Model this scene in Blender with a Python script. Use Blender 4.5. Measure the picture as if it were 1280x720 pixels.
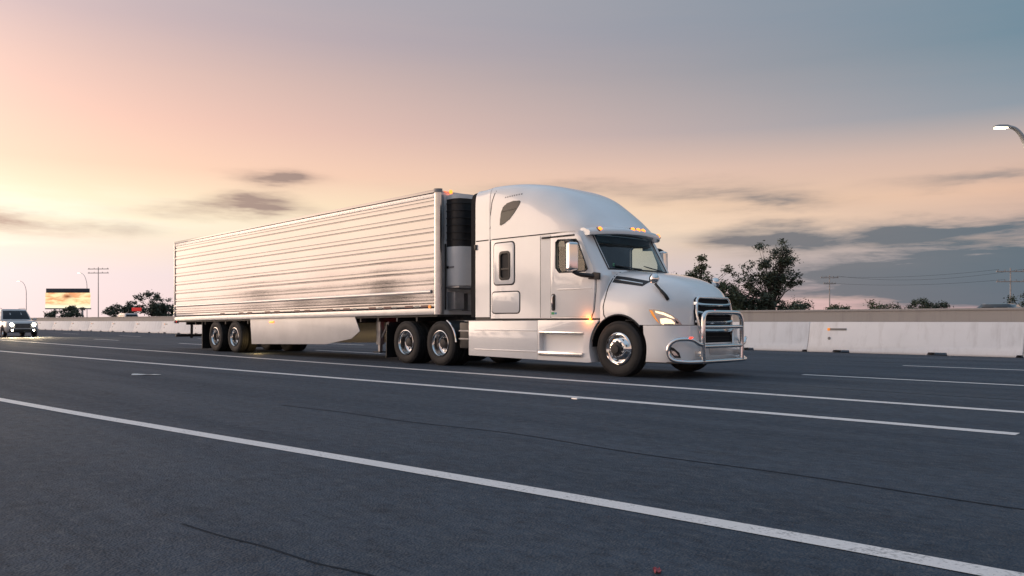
import bpy, bmesh, math, random
from mathutils import Vector, Matrix
from mathutils.bvhtree import BVHTree
from mathutils.geometry import delaunay_2d_cdt
R = math.radians
scene = bpy.context.scene
for o in list(bpy.data.objects): bpy.data.objects.remove(o)
COL = scene.collection
# ------------------------------------------------------------------ camera
# world: x runs along the motorway (the truck drives towards +x), y across it, away from the camera
cam_d = bpy.data.cameras.new('camera'); cam = bpy.data.objects.new('camera', cam_d); COL.objects.link(cam)
cam_d.lens = 28.125; cam_d.sensor_width = 36; cam_d.shift_y = 41/1280; cam_d.clip_start = .05; cam_d.clip_end = 6000
cam.location = (0, 0, 1.04); cam.rotation_euler = (R(90), 0, math.atan2(980, 1000)*-1 + R(90))
scene.camera = cam
scene.render.engine = 'CYCLES'
vs = scene.view_settings; vs.view_transform = 'Standard'; vs.look = 'None'; vs.gamma = 1; vs.use_curve_mapping = False
vs.exposure = 0.42
# ------------------------------------------------------------------ world (dusk sky)
SUN_AZ = R(180+33); SUN_EL = R(6.0); GLOW_AZ = SUN_AZ       # azimuth counter-clockwise from +x
sun_dir = Vector((math.cos(SUN_EL)*math.cos(SUN_AZ), math.cos(SUN_EL)*math.sin(SUN_AZ), math.sin(SUN_EL)))
def s2l(c): return tuple((v/255/12.92 if v/255 < .04045 else ((v/255+.055)/1.055)**2.4) for v in c)
class NT:
    """tiny helper for building node maths"""
    def __init__(s, tree): s.t = tree
    def node(s, typ, **kw):
        n = s.t.nodes.new(typ)
        for k, v in kw.items(): setattr(n, k, v)
        return n
    def put(s, sock, v):
        if hasattr(v, 'is_linked') or isinstance(v, bpy.types.NodeSocket): s.t.links.new(v, sock)
        else: sock.default_value = v
    def m(s, op, a, b=0., c=0., clamp=False):
        n = s.node('ShaderNodeMath', operation=op); n.use_clamp = clamp
        for i, v in enumerate((a, b, c)): s.put(n.inputs[i], v)
        return n.outputs[0]
    def ramp(s, f, stops, interp='LINEAR'):
        n = s.node('ShaderNodeValToRGB'); s.put(n.inputs[0], f); cr = n.color_ramp; cr.interpolation = interp
        while len(cr.elements) > len(stops): cr.elements.remove(cr.elements[-1])
        while len(cr.elements) < len(stops): cr.elements.new(.5)
        for e, (p, c) in zip(cr.elements, stops): e.position = p; e.color = (*c, 1) if len(c) == 3 else c
        return n.outputs[0]
    def mix(s, f, a, b, bt='MIX'):
        n = s.node('ShaderNodeMix', data_type='RGBA', blend_type=bt); s.put(n.inputs[0], f)
        for i, v in ((6, a), (7, b)):
            s.put(n.inputs[i], (*v, 1) if isinstance(v, tuple) and len(v) == 3 else v)
        return n.outputs[2]
    def noise(s, vec, scale, detail=4., rough=.55, dist=0.):
        n = s.node('ShaderNodeTexNoise'); s.put(n.inputs['Scale'], scale); s.put(n.inputs['Detail'], detail)
        s.put(n.inputs['Roughness'], rough); s.put(n.inputs['Distortion'], dist)
        if vec is not None: s.put(n.inputs['Vector'], vec)
        return n.outputs[0]
    def xyz(s, x, y, z):
        n = s.node('ShaderNodeCombineXYZ')
        for i, v in enumerate((x, y, z)): s.put(n.inputs[i], v)
        return n.outputs[0]
    def maprange(s, v, a, b, c=0., d=1., smooth=False):
        n = s.node('ShaderNodeMapRange'); n.interpolation_type = 'SMOOTHSTEP' if smooth else 'LINEAR'
        for i, q in enumerate((v, a, b, c, d)): s.put(n.inputs[i], q)
        return n.outputs[0]
W = bpy.data.worlds.new('World'); scene.world = W; W.use_nodes = True
wt = W.node_tree; wt.nodes.clear(); n = NT(wt)
tc = n.node('ShaderNodeTexCoord'); sep = n.node('ShaderNodeSeparateXYZ'); wt.links.new(tc.outputs['Generated'], sep.inputs[0])
dx, dy, dz = sep.outputs
el = n.m('MULTIPLY', n.m('ARCSINE', dz), 180/math.pi)                       # degrees above the horizon
az = n.m('MULTIPLY', n.m('ARCTAN2', dy, n.m('MULTIPLY', dx, -1.)), 180/math.pi)   # degrees from -x towards +y
hl = n.m('SQRT', n.m('ADD', n.m('ADD', n.m('MULTIPLY', dx, dx), n.m('MULTIPLY', dy, dy)), 1e-6))
cosd = n.m('DIVIDE', n.m('ADD', n.m('MULTIPLY', dx, math.cos(GLOW_AZ)), n.m('MULTIPLY', dy, math.sin(GLOW_AZ))), hl)
ef = n.m('DIVIDE', el, 40.)                                                  # ramps run over 0..40 degrees
def st(*a): return [(e/40, s2l(c)) for e, c in a]
warm = n.ramp(ef, st((0, (242, 220, 220)), (3, (244, 224, 224)), (4.8, (250, 230, 214)), (6, (255, 242, 212)), (8, (255, 234, 200)), (10, (255, 212, 184)), (13, (248, 200, 180)), (16, (228, 190, 178)), (19, (200, 176, 178)), (25, (178, 174, 182)), (40, (172, 190, 210))))
cool = n.ramp(ef, st((0, (226, 178, 172)), (1.5, (222, 180, 176)), (3, (192, 180, 182)), (5, (200, 178, 170)), (8, (228, 188, 164)), (10.5, (202, 178, 168)), (13, (138, 151, 163)), (17, (112, 138, 154)), (25, (110, 138, 156)), (40, (148, 174, 200))))
sunward = n.maprange(cosd, -.36, .72)
base = n.mix(sunward, cool, warm)
# wispy clouds: stretched noise, gathered where the banks lie (azimuth, elevation, half sizes, weight)
pv = n.xyz(n.m('MULTIPLY', az, .055), n.m('MULTIPLY', el, .26), 0.)
wob = n.m('SUBTRACT', n.noise(pv, 1.6, 5., .6), .5)
elw = n.m('ADD', el, n.m('MULTIPLY', wob, 3.2)); azw = n.m('ADD', az, n.m('MULTIPLY', n.m('SUBTRACT', n.noise(n.xyz(n.m('MULTIPLY', az, .11), n.m('MULTIPLY', el, .4), 3.), 1.3, 4.), .5), 7.))
def blobs(lst):
    tot = None
    for a0, e0, sa, se, w in lst:
        p = n.m('DIVIDE', n.m('SUBTRACT', azw, a0), sa); q = n.m('DIVIDE', n.m('SUBTRACT', elw, e0), se)
        g = n.m('MULTIPLY', n.m('EXPONENT', n.m('MULTIPLY', n.m('ADD', n.m('MULTIPLY', p, p), n.m('MULTIPLY', q, q)), -1.)), w)
        tot = g if tot is None else n.m('ADD', tot, g)
    return tot
fib = n.noise(n.xyz(n.m('MULTIPLY', az, .10), n.m('MULTIPLY', el, .75), 1.7), 1.5, 7., .62, .35)
dark = blobs([(28.3, 9.5, 2.1, .65, .9), (27.0, 7.6, 2.6, .55, .9), (22.5, 7.3, 3.5, .45, .35), (15., 5.9, 5.5, .5, .42), (11., 6.3, 3.0, .5, .45),
              (50, 9.4, 9, .5, .32), (62.5, 7.8, 3.6, .5, .55), (58, 8.6, 5., .45, .4), (62.3, 5.6, 4.2, .75, .85), (71, 5.6, 4.5, .6, .75), (75.5, 6.0, 5., .45, .75),
              (73, 3.0, 8., 1.7, 1.25), (80, 2.4, 9, 2.2, 1.1), (65, 2.6, 4, 1.1, .5), (76, 8.6, 5, .4, .4), (95, 6., 14, 1.6, .7), (130, 9., 22, 2., .5), (-40, 10., 16, 1.2, .4), (-95, 8., 20, 1.5, .45)])
darkm = n.m('MULTIPLY', dark, n.maprange(fib, .28, .70, .35, 1.9), clamp=True)
lite = blobs([(14, 7.2, 8., .9, 1.1), (20, 6.2, 7, .6, 1.), (13, 4.7, 4., .3, .7), (64.5, 6.7, 6., .45, .5), (73., 5.0, 4., .3, .55), (78, 4.5, 3.5, .5, .55), (58, 5.2, 4., .5, .5), (55, 6.8, 6, .9, .5), (44, 6.4, 7, 1.2, .35), (66, 1.3, 7, .25, .4)])
litem = n.m('MULTIPLY', lite, n.maprange(fib, .32, .66, .15, 1.1), clamp=True)
sky = n.mix(n.m('MULTIPLY', litem, .85), base, n.mix(sunward, s2l((252, 206, 172)), s2l((255, 248, 226))))
sky = n.mix(n.m('MULTIPLY', darkm, .95), sky, n.mix(sunward, s2l((84, 104, 118)), s2l((170, 140, 128))))
# faint high streaks over everything
streak = n.noise(n.xyz(n.m('MULTIPLY', az, .03), n.m('MULTIPLY', n.m('ADD', el, n.m('MULTIPLY', az, .03)), .35), 7.), 1.8, 5., .6, .4)
sky = n.mix(n.maprange(streak, .35, .75, 0., .05), sky, n.mix(sunward, s2l((186, 164, 156)), s2l((246, 206, 176))))
gd = Vector((math.cos(R(6))*math.cos(GLOW_AZ), math.cos(R(6))*math.sin(GLOW_AZ), math.sin(R(6))))   # wide afterglow left of the frame, unseen, boosted to brighten camera-facing sides
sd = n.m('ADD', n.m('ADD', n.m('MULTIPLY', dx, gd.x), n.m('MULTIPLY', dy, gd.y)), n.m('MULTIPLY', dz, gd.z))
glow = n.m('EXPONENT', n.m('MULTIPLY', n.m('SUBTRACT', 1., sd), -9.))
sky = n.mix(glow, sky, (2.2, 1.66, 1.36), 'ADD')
nish = n.node('ShaderNodeTexSky', sky_type='NISHITA'); nish.sun_disc = False
nish.sun_elevation = SUN_EL; nish.sun_rotation = R(90) - SUN_AZ; nish.dust_density = 2.5; nish.air_density = 1.2
bg1 = n.node('ShaderNodeBackground'); bg2 = n.node('ShaderNodeBackground'); add = n.node('ShaderNodeAddShader'); out = n.node('ShaderNodeOutputWorld')
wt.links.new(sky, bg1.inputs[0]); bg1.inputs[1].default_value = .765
wt.links.new(nish.outputs[0], bg2.inputs[0]); bg2.inputs[1].default_value = .004
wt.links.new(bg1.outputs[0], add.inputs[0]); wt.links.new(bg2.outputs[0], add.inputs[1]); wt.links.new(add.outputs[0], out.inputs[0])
# ------------------------------------------------------------------ sun (low, veiled)
sl = bpy.data.lights.new('sun', 'SUN'); sl.energy = .85; sl.angle = R(45); sl.color = (1, .72, .52)
so = bpy.data.objects.new('sun', sl); COL.objects.link(so); so.rotation_euler = sun_dir.to_track_quat('Z', 'Y').to_euler(); so.location = (0, 0, 30)

# ================================================================== helpers
rnd = random.Random(7)
def material(name, col, rough=.5, metal=0., coat=0., var=.0, vscale=3., bump=0., bscale=60., emit=None, estr=0., spec=.5, island=0., stretch=(1, 1, 1), rvar=0.):
    mt = bpy.data.materials.new(name); mt.use_nodes = True; t = mt.node_tree; b = t.nodes['Principled BSDF']; q = NT(t)
    b.inputs['Base Color'].default_value = (*col, 1); b.inputs['Roughness'].default_value = rough; b.inputs['Metallic'].default_value = metal
    b.inputs['Coat Weight'].default_value = coat; b.inputs['Coat Roughness'].default_value = .06; b.inputs['Specular IOR Level'].default_value = spec
    tcn = q.node('ShaderNodeTexCoord'); mp = q.node('ShaderNodeMapping'); t.links.new(tcn.outputs['Object'], mp.inputs[0]); mp.inputs['Scale'].default_value = stretch
    v = mp.outputs[0]
    c = None
    if var:
        f = q.noise(v, vscale, 6., .6)
        c = q.mix(q.maprange(f, .3, .7), tuple(x*(1-var) for x in col), tuple(min(1, x*(1+var)) for x in col))
        if rvar: t.links.new(q.maprange(f, .3, .7, max(.02, rough-rvar), rough+rvar), b.inputs['Roughness'])
    if island:
        g = q.node('ShaderNodeNewGeometry')
        c = q.mix(g.outputs['Random Per Island'], tuple(x*(1-island) for x in col), tuple(x*(1+island) for x in col))
    if c is not None: t.links.new(c, b.inputs['Base Color'])
    if bump:
        bn = q.node('ShaderNodeBump'); bn.inputs['Strength'].default_value = bump; bn.inputs['Distance'].default_value = .01
        t.links.new(q.noise(v, bscale, 4.), bn.inputs['Height']); t.links.new(bn.outputs[0], b.inputs['Normal'])
    if emit: b.inputs['Emission Color'].default_value = (*emit, 1); b.inputs['Emission Strength'].default_value = estr
    return mt
def glass(name, tint, ior=1.5, rough=.02):
    mt = bpy.data.materials.new(name); mt.use_nodes = True; t = mt.node_tree; t.nodes.clear(); q = NT(t)
    tr = q.node('ShaderNodeBsdfTransparent'); tr.inputs[0].default_value = (*tint, 1)
    gl = q.node('ShaderNodeBsdfGlossy'); gl.inputs['Roughness'].default_value = rough; gl.inputs[0].default_value = (1, 1, 1, 1)
    f0 = ((ior-1)/(ior+1))**2; lw = q.node('ShaderNodeLayerWeight')          # Schlick, the same from both sides of the pane
    fr = q.m('ADD', q.m('MULTIPLY', q.m('POWER', lw.outputs['Facing'], 5.), 1-f0), f0)
    mx = q.node('ShaderNodeMixShader'); t.links.new(fr, mx.inputs[0]); t.links.new(tr.outputs[0], mx.inputs[1]); t.links.new(gl.outputs[0], mx.inputs[2])
    o = q.node('ShaderNodeOutputMaterial'); t.links.new(mx.outputs[0], o.inputs[0]); return mt

MT = {}
MT['white'] = material('white_paint', (.86, .855, .85), .25, coat=1., spec=.6, var=.03, vscale=1.2)
MT['white2'] = material('white_fairing', (.74, .745, .75), .34, coat=.4, var=.05, vscale=2.)
MT['black'] = material('black_plastic', (.014, .014, .016), .45, var=.3, vscale=8)
MT['rubber'] = material('tyre_rubber', (.016, .016, .017), .75, var=.35, vscale=5, bump=.25, bscale=40)
MT['gap'] = material('panel_gap', (.015, .015, .017), .7)
MT['chrome'] = material('chrome', (.82, .81, .80), .09, 1.)
MT['alu'] = material('polished_aluminium', (.74, .73, .72), .2, 1., var=.1, vscale=6)
MT['frame'] = material('chassis_steel', (.022, .022, .024), .6, var=.4, vscale=4, bump=.2, bscale=20)
MT['dull'] = material('dull_galvanised', (.32, .32, .33), .5, .6, var=.2, vscale=5)
MT['interior'] = material('cab_interior', (.03, .065, .09), .7, var=.2, vscale=5)  # blue in the base colour stands in for sky reflected in the windshield
MT['skirt'] = material('skirt_panel', (.60, .595, .595), .4, .15, var=.08, vscale=1.5, bump=.05, bscale=3)
MT['rail'] = material('rail_aluminium', (.66, .65, .645), .3, .35, var=.06, vscale=4)
MT['windshield'] = glass('windshield_glass', (.74, .90, .95), 1.7)
MT['sideglass'] = glass('side_glass', (.90, .88, .80), 1.35)
MT['darkglass'] = material('tinted_glass', (.02, .025, .03), .05, spec=.3)
MT['amber'] = material('amber_lens', (.8, .25, .04), .3, emit=(1, .20, .02), estr=2.4)
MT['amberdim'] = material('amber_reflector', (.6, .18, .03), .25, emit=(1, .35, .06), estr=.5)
MT['strip'] = material('rubber_strip', (.02, .02, .022), .9, spec=.2)
MT['redlens'] = material('red_lens', (.5, .01, .01), .3, emit=(1, .04, .02), estr=2.5)
MT['redtape'] = material('red_tape', (.10, .008, .010), .4)
MT['greytape'] = material('grey_tape', (.30, .29, .28), .4)
MT['lamp'] = material('headlamp_bulb', (1, .9, .7), .3, emit=(1, .74, .42), estr=1.15)
MT['lampw'] = material('headlamp_lit', (1, .95, .85), .3, emit=(1, .86, .62), estr=30)
MT['headshell'] = material('headlamp_shell', (.55, .52, .5), .12, .7)
MT['clear'] = glass('clear_lens', (.9, .9, .9))
MT['green'] = material('green_sticker', (.02, .35, .12), .5); MT['blue'] = material('blue_sticker', (.08, .30, .45), .5)
MT['greyletter'] = material('grey_lettering', (.25, .25, .26), .5)

def link(name, me, mat=None, parent=None, loc=(0, 0, 0)):
    o = bpy.data.objects.new(name, me); COL.objects.link(o); o.location = loc
    if mat is not None and me is not None:
        for mm in (mat if isinstance(mat, (list, tuple)) else [mat]): me.materials.append(MT[mm] if isinstance(mm, str) else mm)
    if parent: o.parent = parent
    return o
def tag(o, label=None, cat=None, group=None, kind=None):
    if label: o['label'] = label
    if cat: o['category'] = cat
    if group: o['group'] = group
    if kind: o['kind'] = kind
    return o
def thing(name, label, cat, loc=(0, 0, 0), rz=0, group=None):
    o = bpy.data.objects.new(name, None); COL.objects.link(o); o.location = loc; o.rotation_euler = (0, 0, rz); o.empty_display_size = .3
    return tag(o, label, cat, group)
class B:
    """collects geometry for ONE mesh"""
    def __init__(s): s.v = []; s.f = []
    def add(s, vs_, fs): k = len(s.v); s.v += [tuple(p) for p in vs_]; s.f += [tuple(i+k for i in f) for f in fs]; return s
    def box(s, a, b):
        (x0, y0, z0), (x1, y1, z1) = a, b
        return s.add([(x0, y0, z0), (x1, y0, z0), (x1, y1, z0), (x0, y1, z0), (x0, y0, z1), (x1, y0, z1), (x1, y1, z1), (x0, y1, z1)],
                     [(0, 3, 2, 1), (4, 5, 6, 7), (0, 1, 5, 4), (1, 2, 6, 5), (2, 3, 7, 6), (3, 0, 4, 7)])
    def prism(s, poly, y0, y1, axis='y'):
        """polygon in the plane across `axis`, extruded along it"""
        def P(a, b, t): return {'y': (a, t, b), 'x': (t, a, b), 'z': (a, b, t)}[axis]
        m_ = len(poly)
        return s.add([P(a, b, y0) for a, b in poly]+[P(a, b, y1) for a, b in poly],
                     [tuple(range(m_)), tuple(range(2*m_-1, m_-1, -1))]+[(i, m_+i, m_+(i+1) % m_, (i+1) % m_) for i in range(m_)])
    def rings(s, rings, closed=True, caps=True):
        m_ = len(rings[0]); vs_ = [p for r in rings for p in r]; fs = []
        for j in range(len(rings)-1):
            for i in range(m_ if closed else m_-1):
                k = (i+1) % m_; fs.append((j*m_+i, j*m_+k, (j+1)*m_+k, (j+1)*m_+i))
        if caps and closed: fs += [tuple(range(m_-1, -1, -1)), tuple(range((len(rings)-1)*m_, len(rings)*m_))]
        return s.add(vs_, fs)
    def tube(s, pts, r, seg=10, caps=True):
        pts = [Vector(p) for p in pts]; rs = r if isinstance(r, (list, tuple)) else [r]*len(pts); rings = []; up = None
        for i, p in enumerate(pts):
            d = ((pts[min(i+1, len(pts)-1)]-p).normalized() + (p-pts[max(i-1, 0)]).normalized()).normalized()
            if up is None: up = Vector((0, 0, 1)) if abs(d.z) < .9 else Vector((1, 0, 0))
            a = d.cross(up).normalized(); up = a.cross(d).normalized()
            rings.append([p+(a*math.cos(2*math.pi*k/seg)+up*math.sin(2*math.pi*k/seg))*rs[i] for k in range(seg)])
        return s.rings(rings, True, caps)
    def lathe(s, prof, c=(0, 0, 0), seg=32, axis='y', close=False):
        """profile of (radius, along) about an axis"""
        rings = []
        for k in range(seg):
            a = 2*math.pi*k/seg; ca, sa = math.cos(a), math.sin(a)
            rings.append([{'y': (c[0]+r*ca, c[1]+t, c[2]+r*sa), 'x': (c[0]+t, c[1]+r*ca, c[2]+r*sa), 'z': (c[0]+r*ca, c[1]+r*sa, c[2]+t)}[axis] for r, t in prof])
        m_ = len(prof); vs_ = [p for r in rings for p in r]; fs = []
        for k in range(seg):
            for i in range(m_ if close else m_-1):
                j = (i+1) % m_; k2 = (k+1) % seg; fs.append((k*m_+i, k2*m_+i, k2*m_+j, k*m_+j))
        return s.add(vs_, fs)
    def ob(s, name, mat, parent=None, smooth=35, bevel=0., seg=2, loc=(0, 0, 0), fix=True):
        me = bpy.data.meshes.new(name); me.from_pydata(s.v, [], s.f)
        if fix or bevel:
            bm = bmesh.new(); bm.from_mesh(me)
            if fix: bmesh.ops.recalc_face_normals(bm, faces=bm.faces)
            if bevel:
                es = [e for e in bm.edges if len(e.link_faces) == 2 and e.calc_face_angle(0) > R(28)]
                bmesh.ops.bevel(bm, geom=es, offset=bevel, segments=seg, profile=.6, affect='EDGES', clamp_overlap=True)
            bm.to_mesh(me); bm.free()
        if smooth:
            me.shade_smooth(); me.set_sharp_from_angle(angle=R(smooth))
        return link(name, me, mat, parent, loc)
def bake(o, smooth=35):
    """apply the modifiers of an object"""
    dg = bpy.context.evaluated_depsgraph_get(); dg.update()
    me = bpy.data.meshes.new_from_object(o.evaluated_get(dg)); old = o.data; o.modifiers.clear(); o.data = me
    me.shade_smooth(); me.set_sharp_from_angle(angle=R(smooth)); return o
def cut(o, cutters, smooth=35):
    for c in cutters:
        if c.parent is None and o.parent is not None: c.parent = o.parent
        c.data.materials.clear(); c.data.materials.append(o.data.materials[0])
        md = o.modifiers.new('cut', 'BOOLEAN'); md.operation = 'DIFFERENCE'; md.solver = 'EXACT'; md.object = c
    bake(o, smooth)
    for c in cutters: bpy.data.objects.remove(c)
    return o
def solid(o, t, inner=False, offset=-1):
    md = o.modifiers.new('s', 'SOLIDIFY'); md.thickness = t; md.offset = offset
    if inner: md.material_offset = 1; md.material_offset_rim = 0
    return o
def bvh(o): 
    bm = bmesh.new(); bm.from_mesh(o.data); t = BVHTree.FromBMesh(bm); bm.free(); return t
def arc(cx, cz, r, a0, a1, k): return [(cx+r*math.cos(R(a0+(a1-a0)*i/k)), cz+r*math.sin(R(a0+(a1-a0)*i/k))) for i in range(k+1)]
def rrect(x0, z0, x1, z1, r, k=4):
    return arc(x1-r, z0+r, r, -90, 0, k)+arc(x1-r, z1-r, r, 0, 90, k)+arc(x0+r, z1-r, r, 90, 180, k)+arc(x0+r, z0+r, r, 180, 270, k)
def side_proj(trees, s=-1):
    def f(x, z):
        best = None
        for t in trees:
            h = t.ray_cast(Vector((x, s*6, z)), Vector((0, -s, 0)))
            if h[0] is not None and (best is None or h[3] < best[3]): best = h
        if best is None: return None
        nn = best[1]; return best[0], (nn if nn.y*s > 0 else -nn)
    return f
def dir_proj(trees, origin, dirf):
    def f(u, v):
        d = dirf(u, v); best = None
        for t in trees:
            h = t.ray_cast(origin, d)
            if h[0] is not None and (best is None or h[3] < best[3]): best = h
        if best is None: return None
        nn = best[1]; return best[0], (nn if nn.dot(d) < 0 else -nn)
    return f
def inside(p, poly):
    c = False; j = len(poly)-1
    for i in range(len(poly)):
        (xi, yi), (xj, yj) = poly[i], poly[j]
        if (yi > p[1]) != (yj > p[1]) and p[0] < (xj-xi)*(p[1]-yi)/(yj-yi)+xi: c = not c
        j = i
    return c
def patch(name, poly, proj, thick, mat, parent, sp=.06, mirror=False, sink=.004, smooth=40):
    """a thin plate of the outline `poly` laid on the surface that proj() hits; returns [plate, mirrored plate]"""
    pts = []
    for i, (a, b) in enumerate(poly):
        c, d = poly[(i+1) % len(poly)]; k = max(1, int(math.hypot(c-a, d-b)/sp+.5))
        pts += [(a+(c-a)*j/k, b+(d-b)*j/k) for j in range(k)]
    nb = len(pts); xs = [p[0] for p in pts]; ys = [p[1] for p in pts]
    x = min(xs)+sp/2
    while x < max(xs):
        y = min(ys)+sp/2
        while y < max(ys):
            if inside((x, y), poly) and min(math.hypot(x-p[0], y-p[1]) for p in pts[:nb]) > sp*.45: pts.append((x, y))
            y += sp
        x += sp
    r = delaunay_2d_cdt([Vector(p) for p in pts], [], [list(range(nb))], 1, 1e-6)
    hit = [proj(p[0], p[1]) for p in r[0]]; fs = [f for f in r[2] if all(hit[i] for i in f)]
    use = sorted({i for f in fs for i in f}); ix = {v: k for k, v in enumerate(use)}; m_ = len(use)
    top = [hit[i][0]+hit[i][1]*thick for i in use]; bot = [hit[i][0]-hit[i][1]*sink for i in use]
    F = [tuple(ix[i] for i in f) for f in fs]; cnt = {}
    for f in F:
        for i in range(3): cnt[(f[i], f[(i+1) % 3])] = 1
    faces = list(F)+[tuple(i+m_ for i in reversed(f)) for f in F]+[(a, a+m_, b+m_, b) for (a, b) in cnt if (b, a) not in cnt]
    res = []
    for s in ([1, -1] if mirror else [1]):
        bb = B().add([(p.x, p.y*s, p.z) for p in top+bot], faces); res.append(bb.ob(name, mat, parent, smooth))
    return res
def strip(pl, w):
    """polygon of constant width round a 2-D polyline"""
    L, Q = [], []
    for i, p in enumerate(pl):
        a = pl[max(0, i-1)]; c = pl[min(len(pl)-1, i+1)]; d = math.hypot(c[0]-a[0], c[1]-a[1]) or 1; nx, ny = -(c[1]-a[1])/d*w/2, (c[0]-a[0])/d*w/2
        L.append((p[0]+nx, p[1]+ny)); Q.append((p[0]-nx, p[1]-ny))
    return L+Q[::-1]
def interp(tab, x):
    if x <= tab[0][0]: return tab[0][1]
    for (a, b), (c, d) in zip(tab, tab[1:]):
        if x <= c:
            t = (x-a)/(c-a); return b+(d-b)*t
    return tab[-1][1]
def smoothtab(tab, k=4):
    """Catmull-Rom resample of an (x, value) table"""
    o = []
    for i in range(len(tab)-1):
        p0 = tab[max(0, i-1)]; p1 = tab[i]; p2 = tab[i+1]; p3 = tab[min(len(tab)-1, i+2)]
        for j in range(k):
            t = j/k
            m1 = (p2[1]-p0[1])/(p2[0]-p0[0])*(p2[0]-p1[0]); m2 = (p3[1]-p1[1])/(p3[0]-p1[0])*(p2[0]-p1[0])
            o.append((p1[0]+(p2[0]-p1[0])*t, (2*t**3-3*t*t+1)*p1[1]+(t**3-2*t*t+t)*m1+(-2*t**3+3*t*t)*p2[1]+(t**3-t*t)*m2))
    return o+[tab[-1]]
def catmull(pts, k=6):
    pts = [Vector(p) for p in pts]; o = []
    for i in range(len(pts)-1):
        p0, p1, p2, p3 = pts[max(0, i-1)], pts[i], pts[i+1], pts[min(len(pts)-1, i+2)]
        for j in range(k):
            t = j/k; o.append(.5*((2*p1)+(p2-p0)*t+(2*p0-5*p1+4*p2-p3)*t*t+(3*p1-p0-3*p2+p3)*t**3))
    return o+[pts[-1]]
def copy_tree(o, parent=None):
    c = o.copy(); COL.objects.link(c); c.parent = parent
    for ch in o.children: copy_tree(ch, c)
    return c
def bulb(name, loc, energy, col, parent, r=.05):
    l = bpy.data.lights.new(name, 'POINT'); l.energy = energy; l.color = col; l.shadow_soft_size = r
    o = bpy.data.objects.new(name, l); COL.objects.link(o); o.location = loc; o.parent = parent; return o
def spot(name, loc, target, energy, col, angle, parent, blend=.6, size=.08):
    l = bpy.data.lights.new(name, 'SPOT'); l.energy = energy; l.color = col; l.spot_size = R(angle); l.spot_blend = blend; l.shadow_soft_size = size
    o = bpy.data.objects.new(name, l); COL.objects.link(o); o.location = loc; o.parent = parent
    o.rotation_euler = (Vector(loc)-Vector(target)).to_track_quat('Z', 'Y').to_euler(); return o
# ================================================================== the setting
def asphalt():
    mt = bpy.data.materials.new('asphalt'); mt.use_nodes = True; t = mt.node_tree; b = t.nodes['Principled BSDF']; q = NT(t)
    tcn = q.node('ShaderNodeTexCoord'); v = tcn.outputs['Object']
    mp = q.node('ShaderNodeMapping'); t.links.new(v, mp.inputs[0]); mp.inputs['Scale'].default_value = (.10, 1.3, 1)
    wear = q.noise(mp.outputs[0], 1., 6., .62, .3)            # bands worn along the lanes
    big = q.noise(v, .12, 5., .6); grit = q.noise(v, 38., 4., .75); mid = q.noise(v, 4., 6., .65)
    vo = q.node('ShaderNodeTexVoronoi'); t.links.new(v, vo.inputs['Vector']); vo.inputs['Scale'].default_value = 70.
    c = q.mix(q.maprange(wear, .3, .7), (.030, .047, .070), (.054, .076, .106))
    sy = q.node('ShaderNodeSeparateXYZ'); t.links.new(v, sy.inputs[0])
    yy = q.m('ADD', sy.outputs[1], q.m('MULTIPLY', q.m('SUBTRACT', big, .5), .5))
    track = q.m('MULTIPLY', q.m('ADD', q.m('SINE', q.m('MULTIPLY', yy, 6.283/1.95)), 1.), .5)        # polished wheel tracks
    c = q.mix(q.m('MULTIPLY', q.m('POWER', track, 2.), q.maprange(mid, .3, .7, .15, .55)), c, (.072, .092, .118))
    oil = q.noise(q.xyz(q.m('MULTIPLY', sy.outputs[0], .35), q.m('MULTIPLY', sy.outputs[1], 2.2), 0.), 1., 5., .7)
    c = q.mix(q.maprange(oil, .58, .78, 0., .6), c, (.022, .023, .027))
    c = q.mix(q.maprange(big, .35, .7, 0., .4), c, (.058, .073, .094))
    c = q.mix(q.maprange(mid, .42, .72, 0., .55), c, (.026, .030, .038))
    c = q.mix(q.maprange(vo.outputs['Distance'], .0, .42, .75, 0.), c, q.mix(q.maprange(grit, .35, .65), (.02, .02, .022), (.19, .188, .185)))
    fl = q.noise(q.xyz(q.m('MULTIPLY', sy.outputs[0], 9.), q.m('MULTIPLY', sy.outputs[1], 16.), 0.), 1., 3., .75)
    c = q.mix(q.maprange(fl, .52, .72, 0., .55), c, (.115, .122, .132)); c = q.mix(q.maprange(fl, .47, .30, 0., .6), c, (.018, .022, .030))
    t.links.new(c, b.inputs['Base Color'])
    t.links.new(q.maprange(wear, .3, .7, .85, .68), b.inputs['Roughness']); b.inputs['Specular IOR Level'].default_value = .2
    bn = q.node('ShaderNodeBump'); bn.inputs['Strength'].default_value = .7; bn.inputs['Distance'].default_value = .008
    t.links.new(q.m('ADD', vo.outputs['Distance'], q.m('MULTIPLY', grit, .6)), bn.inputs['Height']); t.links.new(bn.outputs[0], b.inputs['Normal'])
    return mt
MT['asphalt'] = asphalt()
def paintmat():
    mt = bpy.data.materials.new('road_paint'); mt.use_nodes = True; t = mt.node_tree; b = t.nodes['Principled BSDF']; q = NT(t)
    v = q.node('ShaderNodeTexCoord').outputs['Object']
    f = q.noise(v, 40., 6., .75); g = q.noise(v, 2.5, 5., .65)
    w = q.m('ADD', f, q.m('MULTIPLY', g, .5))
    c = q.mix(q.maprange(w, .72, .54, 0., .75), (.78, .75, .73), (.16, .155, .155))
    c = q.mix(q.maprange(g, .4, .7, 0., .35), c, (.55, .53, .52))
    t.links.new(c, b.inputs['Base Color']); b.inputs['Roughness'].default_value = .6
    bn = q.node('ShaderNodeBump'); bn.inputs['Strength'].default_value = .4; bn.inputs['Distance'].default_value = .004; t.links.new(f, bn.inputs['Height']); t.links.new(bn.outputs[0], b.inputs['Normal'])
    return mt
MT['paint'] = paintmat()
MT['tar'] = material('tar_seam', (.032, .038, .048), .95, spec=.05)
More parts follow.
